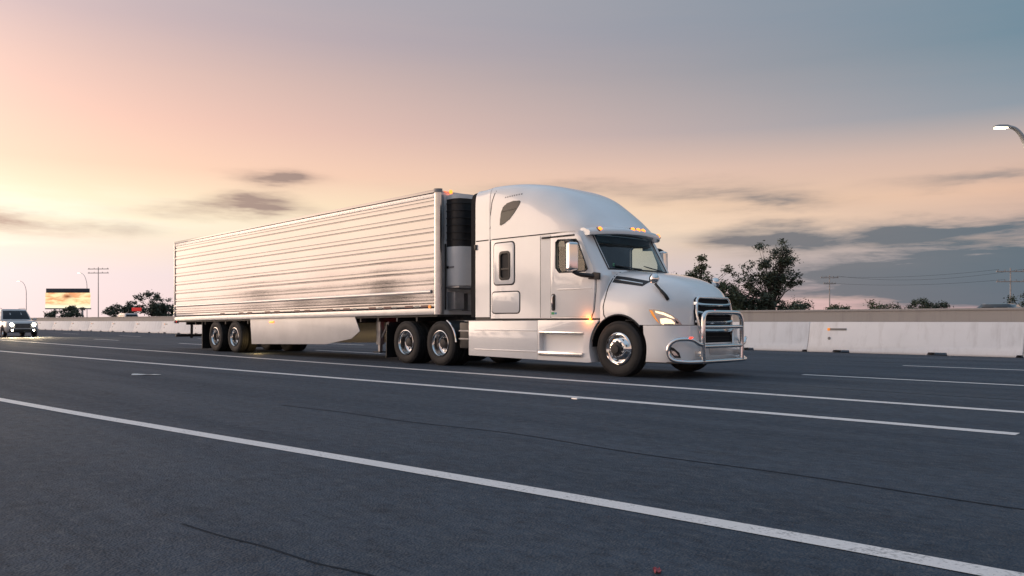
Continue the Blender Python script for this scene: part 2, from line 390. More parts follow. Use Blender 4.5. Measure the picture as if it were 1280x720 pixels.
MT['dirt'] = material('dry_verge', (.12, .10, .065), .9, var=.45, vscale=.25, bump=.5, bscale=6)
def concrete(name, col, dirt, streaks=True):
    mt = bpy.data.materials.new(name); mt.use_nodes = True; t = mt.node_tree; b = t.nodes['Principled BSDF']; q = NT(t)
    tcn = q.node('ShaderNodeTexCoord'); v = tcn.outputs['Object']; mp = q.node('ShaderNodeMapping'); t.links.new(v, mp.inputs[0]); mp.inputs['Scale'].default_value = (2.6, 2.6, .25)
    stn = q.noise(mp.outputs[0], 1.4, 6., .65); blot = q.noise(v, 1.1, 6., .6); sp_ = q.noise(v, 26., 4., .7)
    c = q.mix(q.maprange(blot, .45, .8, 0., .35), col, tuple(x*.82 for x in col))
    c = q.mix(q.maprange(stn, .52, .8, 0., .7 if streaks else .3), c, dirt)
    c = q.mix(q.maprange(sp_, .62, .75, 0., .5), c, dirt)
    sz = q.node('ShaderNodeSeparateXYZ'); t.links.new(v, sz.inputs[0])
    # road spray: grime splashed up from the carriageway, with a ragged top
    spl = q.maprange(q.m('ADD', sz.outputs[2], q.m('MULTIPLY', q.m('SUBTRACT', stn, .5), .35)), .02, .22, .55, 0.)
    c = q.mix(spl, c, dirt)
    t.links.new(c, b.inputs['Base Color']); b.inputs['Roughness'].default_value = .75
    bn = q.node('ShaderNodeBump'); bn.inputs['Strength'].default_value = .3; bn.inputs['Distance'].default_value = .006; t.links.new(sp_, bn.inputs['Height']); t.links.new(bn.outputs[0], b.inputs['Normal'])
    return mt
MT['barrier'] = concrete('whitewashed_concrete', (.95, .94, .935), (.66, .63, .61))
MT['wallc'] = concrete('grey_concrete', (.40, .37, .345), (.28, .26, .25))

def sheet(x0, x1, y0, y1, z, nx=1, ny=1):
    b = B(); vs_ = [(x0+(x1-x0)*i/nx, y0+(y1-y0)*j/ny, z) for j in range(ny+1) for i in range(nx+1)]
    return b.add(vs_, [(j*(nx+1)+i, j*(nx+1)+i+1, (j+1)*(nx+1)+i+1, (j+1)*(nx+1)+i) for j in range(ny) for i in range(nx)])
tag(sheet(-3000, 3000, -3000, 3000, -.03).ob('ground', 'dirt', None, 0), kind='structure')
road = tag(sheet(-900, 600, -9, 30.6, 0).ob('road', 'asphalt', None, 0), kind='structure')
road2 = tag(sheet(-900, 600, 31.2, 52, 0).ob('far_road', 'asphalt', None, 0), kind='structure')
def ribbon(name, pts, w, z=.004, mat='paint', parent=road, round_end=False):
    ps = [Vector((p[0], p[1], 0)) for p in pts]; L = []; Q = []
    for i, p in enumerate(ps):
        d = (ps[min(i+1, len(ps)-1)]-ps[max(i-1, 0)]).normalized(); nn = Vector((-d.y, d.x, 0))*w/2; jit = rnd.uniform(-.004, .004)
        L.append((p+nn)[:2]+(z+jit*0,)); Q.append((p-nn)[:2]+(z,))
    b = B(); m_ = len(ps); return b.add(L+Q, [(i, m_+i, m_+i+1, i+1) for i in range(m_-1)]).ob(name, mat, parent, 0)
near = catmull([(-60, -1.2, 0), (-30, .95, 0), (-12.27, 2.56, 0), (-8.01, 3.0, 0), (-5.49, 3.29, 0), (-3.57, 3.5, 0), (-1.93, 3.65, 0), (-.94, 3.72, 0), (3, 3.95, 0), (20, 4.6, 0)], 8)
ribbon('lane_line', near, .155)['label'] = 'solid white line crossing the foreground diagonally'
mid = catmull([(-110, 2.5, 0), (-60, 5.1, 0), (-31.81, 6.65, 0), (-24.69, 7.1, 0), (-13.11, 7.85, 0), (-8.35, 8.16, 0), (-4.04, 8.37, 0), (-1.99, 8.43, 0)], 8)
ribbon('lane_line', mid, .19)['label'] = 'second white line that ends at the right'
ribbon('lane_line', [(x, 10.5) for x in range(-400, 201, 10)], .2)['label'] = 'white line running beside the truck wheels'
for x0, x1 in [(-37, -31), (-25, -21), (-7.1, 0.5), (-49, -45), (-61, -57), (-75, -71), (-89, -85), (9, 13)]: ribbon('lane_dash', [(x0, 14.82), (x1, 14.82)], .16)
for x0 in [-6.9-13*k for k in range(-1, 10)]: ribbon('lane_dash', [(x0, 19.45), (x0+4, 19.45)], .16)
ribbon('tar_seam', [(x, 5.1+.06*math.sin(x*.9)+.04*math.sin(x*2.3+1)+(x+4)*.03) for x in [i*.25-9 for i in range(60)]], .022, .003, 'tar')
ribbon('tar_seam', [(x, 12.1+.05*math.sin(x*.7)) for x in range(-120, 60, 2)], .03, .003, 'tar')
ribbon('tar_seam', [(x, 22.7+.08*math.sin(x*.5)) for x in range(-120, 60, 2)], .05, .003, 'tar')
ribbon('tar_seam', catmull([(-4.1, 1.66, 0), (-3.75, 1.70, 0), (-3.43, 1.76, 0), (-3.04, 1.80, 0), (-2.75, 1.87, 0), (-2.2, 1.95, 0), (-1, 2.1, 0)], 8), .012, .003, 'tar')
# raised pavement markers and litter
def marker(x, y, label):
    o = B().rings([[(x0*s, y0*s, z0) for x0, y0 in ((-.05, -.05), (.05, -.05), (.05, .05), (-.05, .05))] for s, z0 in ((1, .004), (.95, .014), (.6, .022))]).ob('pavement_marker', 'rail', None, 30, loc=(x, y, 0))
    return tag(o, label, 'road marker', 'raised road markers')
marker(-6.99, 8.05, 'small white raised marker on the second white line')
MT['redlitter'] = material('red_litter', (.28, .04, .05), .6, var=.2, vscale=30); MT['whitelitter'] = material('white_litter', (.7, .68, .65), .7, var=.2, vscale=20)
def litter(x, y, sx, sy, mat, label, seed):
    r = random.Random(seed); k = 5; top = []; bot = []
    for j in range(k):
        for i in range(k):
            px = (i/(k-1)-.5)*sx*(1+r.uniform(-.12, .12)); py = (j/(k-1)-.5)*sy*(1+r.uniform(-.12, .12)); pz = .004+abs(r.gauss(0, .007)); top.append((px, py, pz+.004)); bot.append((px, py, pz))
    f = [(j*k+i, j*k+i+1, j*k+k+i+1, j*k+k+i) for j in range(k-1) for i in range(k-1)]
    o = B().add(top+bot, f+[tuple(q+k*k for q in reversed(g)) for g in f]).ob('litter_scrap', mat, None, 30, loc=(x, y, 0))
    o.rotation_euler.z = R(45); return tag(o, label, 'litter')
litter(-1.94, 2.74, .03, .045, 'redlitter', 'tiny crumpled red scrap on the asphalt in the foreground', 1)
litter(-15.8, 5.72, .5, .10, 'whitelitter', 'flat white scrap lying on the road at the left', 2)

# near barrier: white precast sections
def barrier_section(x0, x1, label, refl=True):
    r = random.Random(int(x0*10)); L = x1-x0-.025
    prof = [(-.34, 0), (-.34, .06), (-.22, .36), (-.09, 1.0), (.09, 1.0), (.22, .36), (.34, .06), (.34, 0)]
    o = B().prism(prof, 0, L, 'x').ob('barrier_section', 'barrier', None, 30, bevel=.018, loc=(x0+.012, 26.3+r.uniform(-.012, .012), 0))
    cuts = [B().prism([(c-.32, -.1), (c+.32, -.1), (c+.26, .085), (c-.26, .085)], -.6, .6).ob('c', 'barrier', None, 0) for c in (1.15, 4.06)]
    cuts.append(B().prism([(L-.2, -.1), (L+.1, -.1), (L+.1, .07), (L-.14, .07)], -.6, .6).ob('c', 'barrier', None, 0))
    for c in cuts: c.location = o.location
    cut(o, cuts, 30)
    if refl:
        p = B().box((.62, -.165, .72), (.70, -.12, .80)); p.ob('reflector', 'amberdim', o, 30, bevel=.005)
        B().box((.705, -.155, .725), (1.25, -.12, .795)).ob('name_plate', 'greytape', o, 30, bevel=.004)
    B().tube([(.7, -.18, .46), (.7, -.212, .46)], .05, 12).ob('lifting_socket', 'greytape', o, 40)
    return tag(o, label, 'barrier', 'white median barrier sections')
LB = {0: 'white concrete barrier section cut off by the right edge of the picture', 1: 'white concrete barrier section between the bull bar and the right edge, nearest to the edge',
      2: 'white concrete barrier section whose end shows just right of the bull bar'}
NTH = 'first second third fourth fifth sixth seventh eighth ninth tenth eleventh twelfth thirteenth fourteenth fifteenth sixteenth'.split()
k = 0; x1 = .3; nu = nl = 0
while x1 > -140:
    x0 = x1-6.3
    if k in LB: lab = LB[k]
    elif x1 >= -18: lab = 'white concrete barrier section hidden behind the tractor'
    elif x1 > -44: lab = 'white concrete barrier section under the trailer, %s from the drive wheels' % NTH[nu]; nu += 1
    else: lab = 'white concrete barrier section in the far row, %s from the trailer tail' % NTH[nl]; nl += 1
    barrier_section(x0, x1, lab); x1 = x0; k += 1
# taller grey wall behind it
wall = thing('median_wall', 'tall plain grey concrete wall behind the white barrier', 'wall', (-200, 30.9, 0))
B().prism([(-.3, -.02), (.3, -.02), (.13, .9), (.13, 1.40), (-.13, 1.40), (-.13, .9)], 0, 300, 'x').ob('wall_body', 'wallc', wall, 30)
B().prism([(-.16, 1.40), (.16, 1.40), (.16, 1.48), (-.16, 1.48)], 0, 300, 'x').ob('coping', 'wallc', wall, 30, bevel=.015)

# ================================================================== wheels
def tyre_mesh(w, r, rim):
    h = w/2; p = [(rim, -h*.72), (rim+.03, -h*.86), (rim+(r-rim)*.45, -h*1.0), (r-.07, -h*.97), (r-.022, -h*.86), (r-.004, -h*.78)]
    for g in (-.5, -.17, .17, .5):
        c = g*h*1.35; p += [(r-.001, c-.011), (r-.014, c-.006), (r-.014, c+.006), (r-.001, c+.011)]
    p += [(a, -b) for a, b in reversed(p[:6])]
    b = B(); b.lathe(p, seg=56, close=True)
    for sgn in (-1, 1):                      # shoulder lugs
        for k_ in range(56):
            a = 2*math.pi*k_/56; ca, sa = math.cos(a), math.sin(a); t = .017
            q = []
            for rr, yy in ((r-.05, sgn*h*.955), (r-.018, sgn*h*.80), (r-.002, sgn*h*.70)):
                for s in (-1, 1): q.append((rr*ca-s*t*sa*.8, yy+sgn*.006, rr*sa+s*t*ca*.8))
            b.add(q, [(0, 1, 3, 2), (2, 3, 5, 4)])
    return b.ob('tyre', 'rubber', None, 30, fix=False)
def steer_disc():
    # convex polished disc, outer side at -y
    b = B(); b.lathe([(.295, -.10), (.305, -.135), (.29, -.145), (.275, -.125), (.262, -.075), (.235, -.085), (.20, -.145), (.165, -.165), (.13, -.165)], seg=48)
    b.lathe([(.295, -.10), (.295, .12), (.24, .12)], seg=32); return b.ob('wheel', 'chrome', None, 40)
def dish_disc():
    b = B(); b.lathe([(.295, -.08), (.305, -.138), (.29, -.145), (.275, -.125), (.262, -.09), (.255, .03), (.225, .055), (.17, .06), (.12, .06)], seg=48)
    b.lathe([(.295, -.08), (.295, .12), (.24, .12)], seg=32); return b.ob('wheel', 'alu', None, 40)
def ring_bits(r, y, nn, rad, dep, name, mat):
    b = B()
    for k_ in range(nn):
        a = 2*math.pi*(k_+.5)/nn; c = (r*math.cos(a), y, r*math.sin(a)); b.tube([c, (c[0], y-dep, c[2])], rad, 8)
    return b.ob(name, mat, None, 30)
def hub(y0, prof, mat): return B().lathe([(r_, y0+t) for r_, t in prof], seg=24).ob('hub', mat, None, 35)
TY = tyre_mesh(.29, .52, .285)
proto = {}
w = steer_disc(); proto['steer'] = w
for c in (TY.copy(),): COL.objects.link(c); c.parent = w
hub(0, [(.14, -.16), (.125, -.20), (.085, -.215), (.08, -.245), (.0, -.25)], 'frame').parent = w
ring_bits(.2, -.142, 10, .024, .004, 'hand_hole', 'black').parent = w
ring_bits(.148, -.163, 10, .014, .035, 'lug_nut', 'chrome').parent = w
w = dish_disc(); proto['dish'] = w
c = TY.copy(); COL.objects.link(c); c.parent = w
hub(0, [(.13, .06), (.115, .0), (.105, -.06), (.06, -.075), (.0, -.078)], 'frame').parent = w
ring_bits(.195, .058, 10, .024, .004, 'hand_hole', 'black').parent = w
ring_bits(.145, .06, 10, .015, .04, 'lug_nut', 'chrome').parent = w
w = TY.copy(); COL.objects.link(w); w.name = 'inner_wheel'; proto['inner'] = w
used = set()
def wheel(kind, parent, x, y, z=.515, steer=0):
    o = copy_tree(proto[kind], parent); o.location = (x, y, z); o.rotation_euler = (0, rnd.uniform(0, .6), steer + (0 if y < 0 else math.pi)); return o
# ================================================================== tractor  (local x from the front axle, y from the centre line, near side is -y)
TX, TYC = -9.24, 13.05
T = thing('semi_tractor', 'white sleeper-cab semi tractor with chrome bull bar pulling the trailer', 'truck', (TX, TYC, 0))
CAMT = Vector((-TX, -TYC, 1.04)); _C, _S = math.cos(math.atan2(980, 1000)), math.sin(math.atan2(980, 1000))
def look(px, py): return Vector((-_C+_S*(px-640)/1000, _S+_C*(px-640)/1000, (401-py)/1000)).normalized()
# ---- cab shell: plan outlines stacked in z
ZS = 2.80
def xe(z): return -.40 if z < 1.92 else -.92+(2.73-z)*.575
def outline(z):
    e = xe(z); low = z < 1.92; yw = 1.225
    half = [(-3.52, 0), (-3.52, .6), (-3.52, 1.15), (-3.50, 1.21), (-3.45, yw), (-3.0, yw), (-2.4, yw), (-1.95, yw), (-1.7, yw), (-1.3, yw), (e-.06, yw), (e-.01, yw-.03), (e+.03, yw-.09)]
    if low: half += [(e+.035, 1.0), (e+.035, .93), (e+.035, .6), (e+.035, .3), (e+.035, 0)]
    else: half += [(e+.06, 1.0)]+[(e+.06+.2*(1-y*y), y) for y in (.93, .6, .3, 0)]
    return half
levels = [1.09, 1.2, 1.5, 1.85, 1.905, 1.99, 2.05, 2.2, 2.4, 2.6, 2.74, ZS]
b = B(); grid = []
for z in levels:
    hf = outline(z); ring = [(x, -y, z) for x, y in hf]+[(x, y, z) for x, y in reversed(hf[1:-1])]; grid.append(ring)
m_ = len(grid[0]); vsx = [p for r_ in grid for p in r_]; fs = []
for j in range(len(levels)-1):
    for i in range(m_):
        k = (i+1) % m_
        if 6 <= j <= 9 and abs(grid[j][i][1]) < .94 and abs(grid[j][k][1]) < .94 and grid[j][i][0] > -2: continue    # windshield opening
        fs.append((j*m_+i, j*m_+k, (j+1)*m_+k, (j+1)*m_+i))
fs.append(tuple(range(m_-1, -1, -1)))
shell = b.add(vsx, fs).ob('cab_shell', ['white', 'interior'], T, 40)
solid(shell, .045, True)
WIN = [(-1.50, 2.03), (-1.46, 2.00), (-.80, 2.0), (-.735, 2.04), (-.98, 2.58), (-1.03, 2.63), (-1.5, 2.65), (-1.56, 2.60), (-1.56, 2.10)]
SWIN = rrect(-3.18, 1.93, -2.88, 2.50, .07)
cut(shell, [B().prism(WIN, -2, 2).ob('c', 'gap', None, 0), B().prism(SWIN, -2, 2).ob('c', 'gap', None, 0)])
T_sh = bvh(shell); SP = side_proj([T_sh])
# ---- roof fairing: cross-sections along x
HT = smoothtab([(-3.6, 3.98), (-3.2, 3.99), (-2.8, 3.98), (-2.4, 3.935), (-2.0, 3.845), (-1.6, 3.69), (-1.3, 3.50), (-1.0, 3.26), (-.8, 3.07), (-.62, 2.93), (-.5, 2.87), (-.44, 2.84)])
WT = smoothtab([(-3.6, 1.225), (-2.4, 1.225), (-1.7, 1.222), (-1.3, 1.2), (-1.05, 1.16), (-.9, 1.09), (-.75, .94), (-.62, .72), (-.52, .46), (-.46, .22), (-.44, .06)])
def section(x, z0, n_=26, w_=None, ins=0., nz=2.0):
    h = interp(HT, x)-ins; w = (w_ if w_ else interp(WT, x))-ins; o = []
    s = max(0, min(1, (x+1.6)/1.0)); ny = interp([(-3.5, 12), (-3.1, 9), (-2.5, 5.5), (-1.9, 3.8), (-1.3, 2.8), (-.9, 2.4)], x); ey = 2/ny; ez = 2/(ny*.85)
    zs = ZS
    for i in range(n_+1):
        a = math.pi*i/n_; c, s_ = math.cos(a), math.sin(a)
        o.append((x, -math.copysign(abs(c)**ey, c)*w, zs+(h-zs)*abs(s_)**ez))
    return o
xs = [p[0] for p in HT if p[0] >= -3.5]; xs = [-3.5]+[x for x in xs if x > -3.47]
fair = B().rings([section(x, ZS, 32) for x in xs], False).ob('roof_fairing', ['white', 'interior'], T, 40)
solid(fair, .04, True); bake(fair)
T_fa = bvh(fair); RP = side_proj([T_fa, T_sh])
# ---- side extenders behind the sleeper
def ext_section(x, ins):
    s_ = section(-3.5, ZS, 32, ins=ins); d = (x+3.5)*.0
    up = [(x, y, z-(.055 if x < -3.7 else .03)*0 - .035*max(0, min(1, (-3.5-x)/.3))*max(0, (z-3.3)/.7)) for _, y, z in s_]
    return [(x, up[0][1], 1.12)]+up+[(x, up[-1][1], 1.12)]
e1 = B().rings([ext_section(x, .0) for x in (-3.52, -3.62, -3.75, -3.87, -3.98)], False).ob('side_extender', 'white', T, 40); solid(e1, .03); bake(e1)
e2 = B().rings([ext_section(x, i_) for x, i_ in ((-3.985, .012), (-4.06, .02), (-4.16, .03))], False).ob('extender_rubber', 'strip', T, 40); solid(e2, .02); bake(e2)
T_ex = bvh(e1); AP = side_proj([T_ex, T_fa, T_sh])
# ---- seams and pressed panels on the flank
def seam(pl, w=.012, proj=AP): patch('panel_seam', strip(pl, w*1.5), proj, .0015, 'gap', T, .07, True, .002)
patch('panel_seam', strip([(-3.96, 2.795), (-3.5, ZS-.003), (-2.5, ZS-.003), (-1.4, ZS-.003), (-1.05, ZS-.003)], .022), AP, .005, 'gap', T, .07, True, .006)
seam([(-3.515, 1.13), (-3.515, 2.0), (-3.515, 2.9), (-3.5, 3.3), (-3.45, 3.6), (-3.35, 3.85)], .016)
def loop(poly, w, name='panel_seam', mat='gap', t=.0015):
    o_ = poly+[poly[0]]
    patch(name, strip(o_, w*1.4), AP, t, mat, T, .06, True, .002)
def raised(name, poly, mat, t, edge=None, sp=.09):
    return patch(name, poly, AP, t, mat, T, sp, True, .003)
# sleeper window in its raised oval panel, lower locker door
for s in (-1, 1):
    pn = B().prism(rrect(-3.37, 1.82, -2.76, 2.70, .08), s*1.222, s*1.244).ob('window_panel', 'white', T, 35, bevel=.01)
    cut(pn, [B().prism(SWIN, -2, 2).ob('c', 'gap', None, 0)])
    fr = B().prism(rrect(-3.20, 1.905, -2.86, 2.525, .085), s*1.20, s*1.256).ob('window_frame', 'black', T, 35, bevel=.006)
    cut(fr, [B().prism(rrect(-3.155, 1.955, -2.905, 2.475, .06), -2, 2).ob('c', 'gap', None, 0)])
    B().box((-3.16, s*1.225, 2.13), (-2.90, s*1.245, 2.16)).ob('window_bar', 'black', fr, 30)
    B().prism(SWIN, s*1.212, s*1.218).ob('window_pane', MT['sideglass'], fr, 30)
    B().box((-3.19, s*1.185, 1.92), (-2.87, s*1.197, 2.51)).ob('curtain', material('tan_curtain', (.62, .50, .34), .9, var=.15, vscale=12), fr, 30)
    dr = B().prism(rrect(-3.43, 1.21, -2.60, 1.65, .07), s*1.222, s*1.238).ob('locker_door', 'white', T, 35, bevel=.008)
loop(rrect(-3.445, 1.195, -2.585, 1.665, .08), .012); loop(rrect(-3.39, 1.80, -2.74, 2.72, .09), .010)
# door
DOOR = [(-1.705, 1.12), (-.66, 1.12), (-.60, 1.20), (-.56, 1.6), (-.55, 1.9), (-.60, 2.08), (-.87, 2.60), (-.92, 2.69), (-1.0, 2.745), (-1.2, 2.765), (-1.66, 2.765), (-1.705, 2.73)]
for s in (-1, 1):
    d_ = B().prism(DOOR, s*1.222, s*1.243).ob('door', 'white', T, 35, bevel=.009)
    cut(d_, [B().prism(WIN, -2, 2).ob('c', 'gap', None, 0)])
    pts = [(x, s*1.238, z) for x, z in WIN]; B().tube(pts+[pts[0], pts[1]], .017, 8, False).ob('window_seal', 'black', d_, 40)
    B().prism(WIN, s*1.205, s*1.210).ob('window_pane', 'sideglass', d_, 30)
    h_ = B().prism(rrect(-1.665, 1.24, -1.575, 1.58, .04), s*1.236, s*1.258).ob('door_handle', 'black', d_, 35, bevel=.006)
    B().tube([(-1.62, s*1.262, 1.27), (-1.625, s*1.285, 1.32), (-1.625, s*1.285, 1.5), (-1.62, s*1.262, 1.55)], .014, 8).ob('handle_grip', 'chrome', h_, 40)
    B().box((-1.50, s*1.242, 1.655), (-.62, s*1.252, 1.675)).ob('door_crease', 'white', d_, 30, bevel=.004)
    # B-pillar behind the door: flat panel, greyer white stands in for the trough's reflection
    B().prism([(-1.985, 1.1), (-1.72, 1.1), (-1.72, 2.77), (-1.985, 2.77)], s*1.2255, s*1.2285).ob('pillar_reflection', 'white2', T, 30)
    B().box((-1.95, s*1.226, 2.70), (-1.06, s*1.247, 2.735)).ob('drip_rail', 'gap', T, 30)
    # stickers by the handle
    if s < 0:
        B().box((-1.70+.02, -1.2445, 1.165), (-1.60, -1.2435, 1.215)).ob('sticker', 'green', d_, 0); B().box((-1.595, -1.2445, 1.17), (-1.53, -1.2435, 1.21)).ob('sticker', 'blue', d_, 0)
seam([(-1.715, 1.1), (-1.715, 2.75)], .014); seam([(-2.0, 1.1), (-2.0, 2.76)], .008)
seam([(-.645, 1.1), (-.575, 1.25), (-.535, 1.6), (-.525, 1.93)], .012)
# teardrop roof window
TD = [(-3.20, 3.10), (-3.19, 3.22), (-3.16, 3.36), (-3.10, 3.47), (-2.98, 3.54), (-2.80, 3.57), (-2.62, 3.56), (-2.585, 3.53), (-2.62, 3.46), (-2.75, 3.32), (-2.9, 3.19), (-3.05, 3.12), (-3.16, 3.08)]
for o_ in patch('roof_window', TD, RP, .006, 'darkglass', T, .06, True): pass
patch('window_bar', strip([(-3.15, 3.37), (-2.72, 3.40)], .02), RP, .012, 'black', T, .06, True)
# small raised lettering strokes above the roof window
for i in range(8):
    x_ = -3.05+i*.062; patch('lettering', [(x_, 3.655+i*.004), (x_+.035, 3.655+i*.004), (x_+.035, 3.685+i*.004), (x_, 3.685+i*.004)], RP, .002, 'greyletter', T, .05)
# ---- windshield
zr = [2.035+(2.755-2.035)*j/8 for j in range(9)]; yr = [-.96+1.92*i/16 for i in range(17)]
ws = B().add([(xe(z)+.048+.2*(1-y*y), y, z) for z in zr for y in yr], [(j*17+i, j*17+i+1, (j+1)*17+i+1, (j+1)*17+i) for j in range(8) for i in range(16)]).ob('windshield', 'windshield', T, 60)
def wsp(y, z, o=.07): return (xe(z)+o+.2*(1-y*y), y, z)
B().tube([wsp(-.96, 2.04, .065), wsp(-.5, 2.035, .065), wsp(0, 2.035, .065), wsp(.5, 2.035, .065), wsp(.96, 2.04, .065), wsp(.965, 2.4, .06), wsp(.96, 2.75, .06), wsp(.4, 2.75, .06), wsp(0, 2.75, .06), wsp(-.4, 2.75, .06), wsp(-.96, 2.75, .06), wsp(-.965, 2.4, .06), wsp(-.96, 2.04, .065), wsp(-.5, 2.035, .065)], .016, 8, False).ob('windshield_seal', 'black', T, 40)
for y0, y1 in ((-.05, -.78), (.75, .02)):
    wp = B().tube([wsp(y0, 2.03, .10), wsp((y0+y1)/2, 2.065, .085), wsp(y1, 2.11, .085)], .011, 6).ob('wiper', 'black', T, 40)
    B().tube([wsp(y0-.1, 2.06, .078), wsp((y0+y1)/2, 2.075, .078), wsp(y1-.05, 2.125, .076)], .008, 6).ob('wiper_blade', 'black', wp, 40)
B().box((xe(2.12)+.1, -.80, 2.10), (xe(2.12)+.105, -.75, 2.16)).ob('sticker', 'green', ws, 0)
# ---- sun visor with marker lamps
def vis(y):
    t = y/1.14; xv = -.40-.20*t*t-.16*abs(t)**6; dz = -.045*t*t; dep = .5 if abs(t) < .93 else .36
    return [(xv-dep, y, 2.90+dz), (xv-.16, y, 2.90+dz), (xv-.02, y, 2.845+dz), (xv, y, 2.80+dz), (xv-.012, y, 2.755+dz), (xv-.05, y, 2.75+dz), (xv-dep, y, 2.765+dz)]
sv = B().rings([vis(-1.14+2.28*i/24) for i in range(25)]).ob('sun_visor', 'white', T, 45)
for y in (-.96, -.17, 0, .17, .96):
    p = vis(y)[2]; lp = B().lathe([(.048, 0), (.046, .018), (.032, .036), (0, .042)], (0, 0, 0), 14, 'x').ob('marker_lamp', 'amber', sv, 40, loc=(p[0]-.04, y, p[2]+.008)); lp.rotation_euler = (0, R(-45), 0)
    B().box((-.05, -.06, -.012), (.05, .06, .004)).ob('lamp_base', 'black', lp, 30, bevel=.004).rotation_euler = (0, R(90), 0)
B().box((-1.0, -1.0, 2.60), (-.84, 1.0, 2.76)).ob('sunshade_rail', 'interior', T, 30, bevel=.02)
# ---- interior
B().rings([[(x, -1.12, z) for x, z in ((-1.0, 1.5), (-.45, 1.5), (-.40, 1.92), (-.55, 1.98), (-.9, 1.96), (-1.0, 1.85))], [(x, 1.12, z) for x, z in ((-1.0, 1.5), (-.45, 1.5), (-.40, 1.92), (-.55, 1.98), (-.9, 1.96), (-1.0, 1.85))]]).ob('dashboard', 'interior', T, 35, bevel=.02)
for y in (-.62, .62):
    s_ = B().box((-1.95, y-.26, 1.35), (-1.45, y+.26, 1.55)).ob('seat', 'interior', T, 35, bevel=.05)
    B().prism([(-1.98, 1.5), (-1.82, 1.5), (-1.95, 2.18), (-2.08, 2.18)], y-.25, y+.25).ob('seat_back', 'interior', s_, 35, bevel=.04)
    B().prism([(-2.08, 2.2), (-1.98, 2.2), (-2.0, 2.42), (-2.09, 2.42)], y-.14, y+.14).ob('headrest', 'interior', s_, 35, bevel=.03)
st_ = B().tube([(-1.22+.22*math.sin(R(a))*.6, .62+.22*math.cos(R(a)), 1.93+.22*math.sin(R(a))*.8) for a in range(0, 361, 20)], .016, 8, False).ob('steering_wheel', 'black', T, 40)
B().tube([(-1.22, .62, 1.93), (-.95, .62, 1.72)], .035, 8).ob('steering_column', 'black', st_, 40); B().tube([(-1.22, .40, 1.93), (-1.22, .84, 1.93)], .018, 6).ob('spoke', 'black', st_, 40)
B().box((-.72, .20, 1.99), (-.68, .42, 2.11)).ob('dash_screen', 'black', T, 30, bevel=.01); B().box((-.72, .30, 1.95), (-.69, .33, 2.0)).ob('screen_mount', 'black', T, 30)
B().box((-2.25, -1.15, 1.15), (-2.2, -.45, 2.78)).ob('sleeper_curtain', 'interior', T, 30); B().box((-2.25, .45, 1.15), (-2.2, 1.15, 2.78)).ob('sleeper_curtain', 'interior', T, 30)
# ---- hood
HH = smoothtab([(-.43, 2.03), (-.1, 2.005), (.2, 1.965), (.5, 1.905), (.8, 1.81), (1.0, 1.70), (1.1, 1.61), (1.17, 1.54), (1.215, 1.485)])
HW = smoothtab([(-.43, 1.235), (0, 1.235), (.4, 1.225), (.65, 1.19), (.85, 1.10), (1.0, .97), (1.1, .83), (1.17, .70), (1.215, .62)])
def hsec(x, n_=28):
    h = interp(HH, x); w = interp(HW, x); zb = .965; o = []; t_ = max(0, min(1, (x+.43)/1.5))
    for i in range(n_+1):
        a = math.pi*i/n_; c, s_ = math.cos(a), math.sin(a)
        y = -math.copysign(abs(c)**(2/(4.3)), c)*w; z = zb+(h-zb)*abs(s_)**(2/3.1)
        # shoulder pinch: upper hood narrower than the fenders
        k_ = max(0, min(1, (z-1.35)/.45)); y *= 1-.13*k_*k_*t_-.035*k_
        o.append((x, y, z))
    return o
hx = [p[0] for p in HH]
hood = B().rings([hsec(x) for x in hx], False)
last = hsec(hx[-1]); k0 = len(hood.v)
hood.v += [(1.222, y*.96, .965+(z-.965)*.975) for _, y, z in last]; m_ = len(last); base_i = (len(hx)-1)*m_
hood.f += [(base_i+i, base_i+i+1, k0+i+1, k0+i) for i in range(m_-1)]+[tuple(range(k0, k0+m_))]
hood = hood.ob('hood', 'white', T, 50); solid(hood, .03)
def arch(r, w): return B().lathe([(0.001, -w), (r, -w), (r, w), (.001, w)], (0, 0, .52), 48).ob('c', 'gap', None, 0)
cut(hood, [arch(.625, 2)], 45)
T_ho = bvh(hood); HP = side_proj([T_ho]); CP = dir_proj([T_ho], CAMT, look)
B().lathe([(.60, -.34), (.62, -.34), (.62, .34), (.60, .34)], (0, 0, .52), 40, close=True)
for s in (-1, 1):
    # wheel-arch lip and liner
    pts = arc(0, .52, .632, 12, 168, 22); B().tube([(x, s*(min(1.232, interp(HW, x)+.0)), z) for x, z in pts if z > .9 or x < 0], .018, 8).ob('arch_lip', 'black', T, 40)
    ring = [[(x, s*1.21, z), (x, s*.55, z)] for x, z in arc(0, .52, .64, 5, 178, 20)]
    B().rings(ring, False).ob('wheel_liner', 'black', T, 40, fix=False)
patch('hood_seam', strip([(-.335, 1.98), (-.33, 1.8), (-.335, 1.5), (-.36, 1.3), (-.34, 1.15), (-.30, 1.09)], .022), HP, .002, 'gap', T, .05, True)
VENT = [(-.29, 1.895), (.02, 1.85), (.48, 1.765), (.40, 1.675), (-.02, 1.735), (-.29, 1.77)]
for o_ in patch('hood_vent', VENT, HP, .008, 'black', T, .06, True): pass
patch('vent_trim', strip([(-.27, 1.825), (.0, 1.785), (.38, 1.72)], .012), HP, .016, 'chrome', T, .06, True)
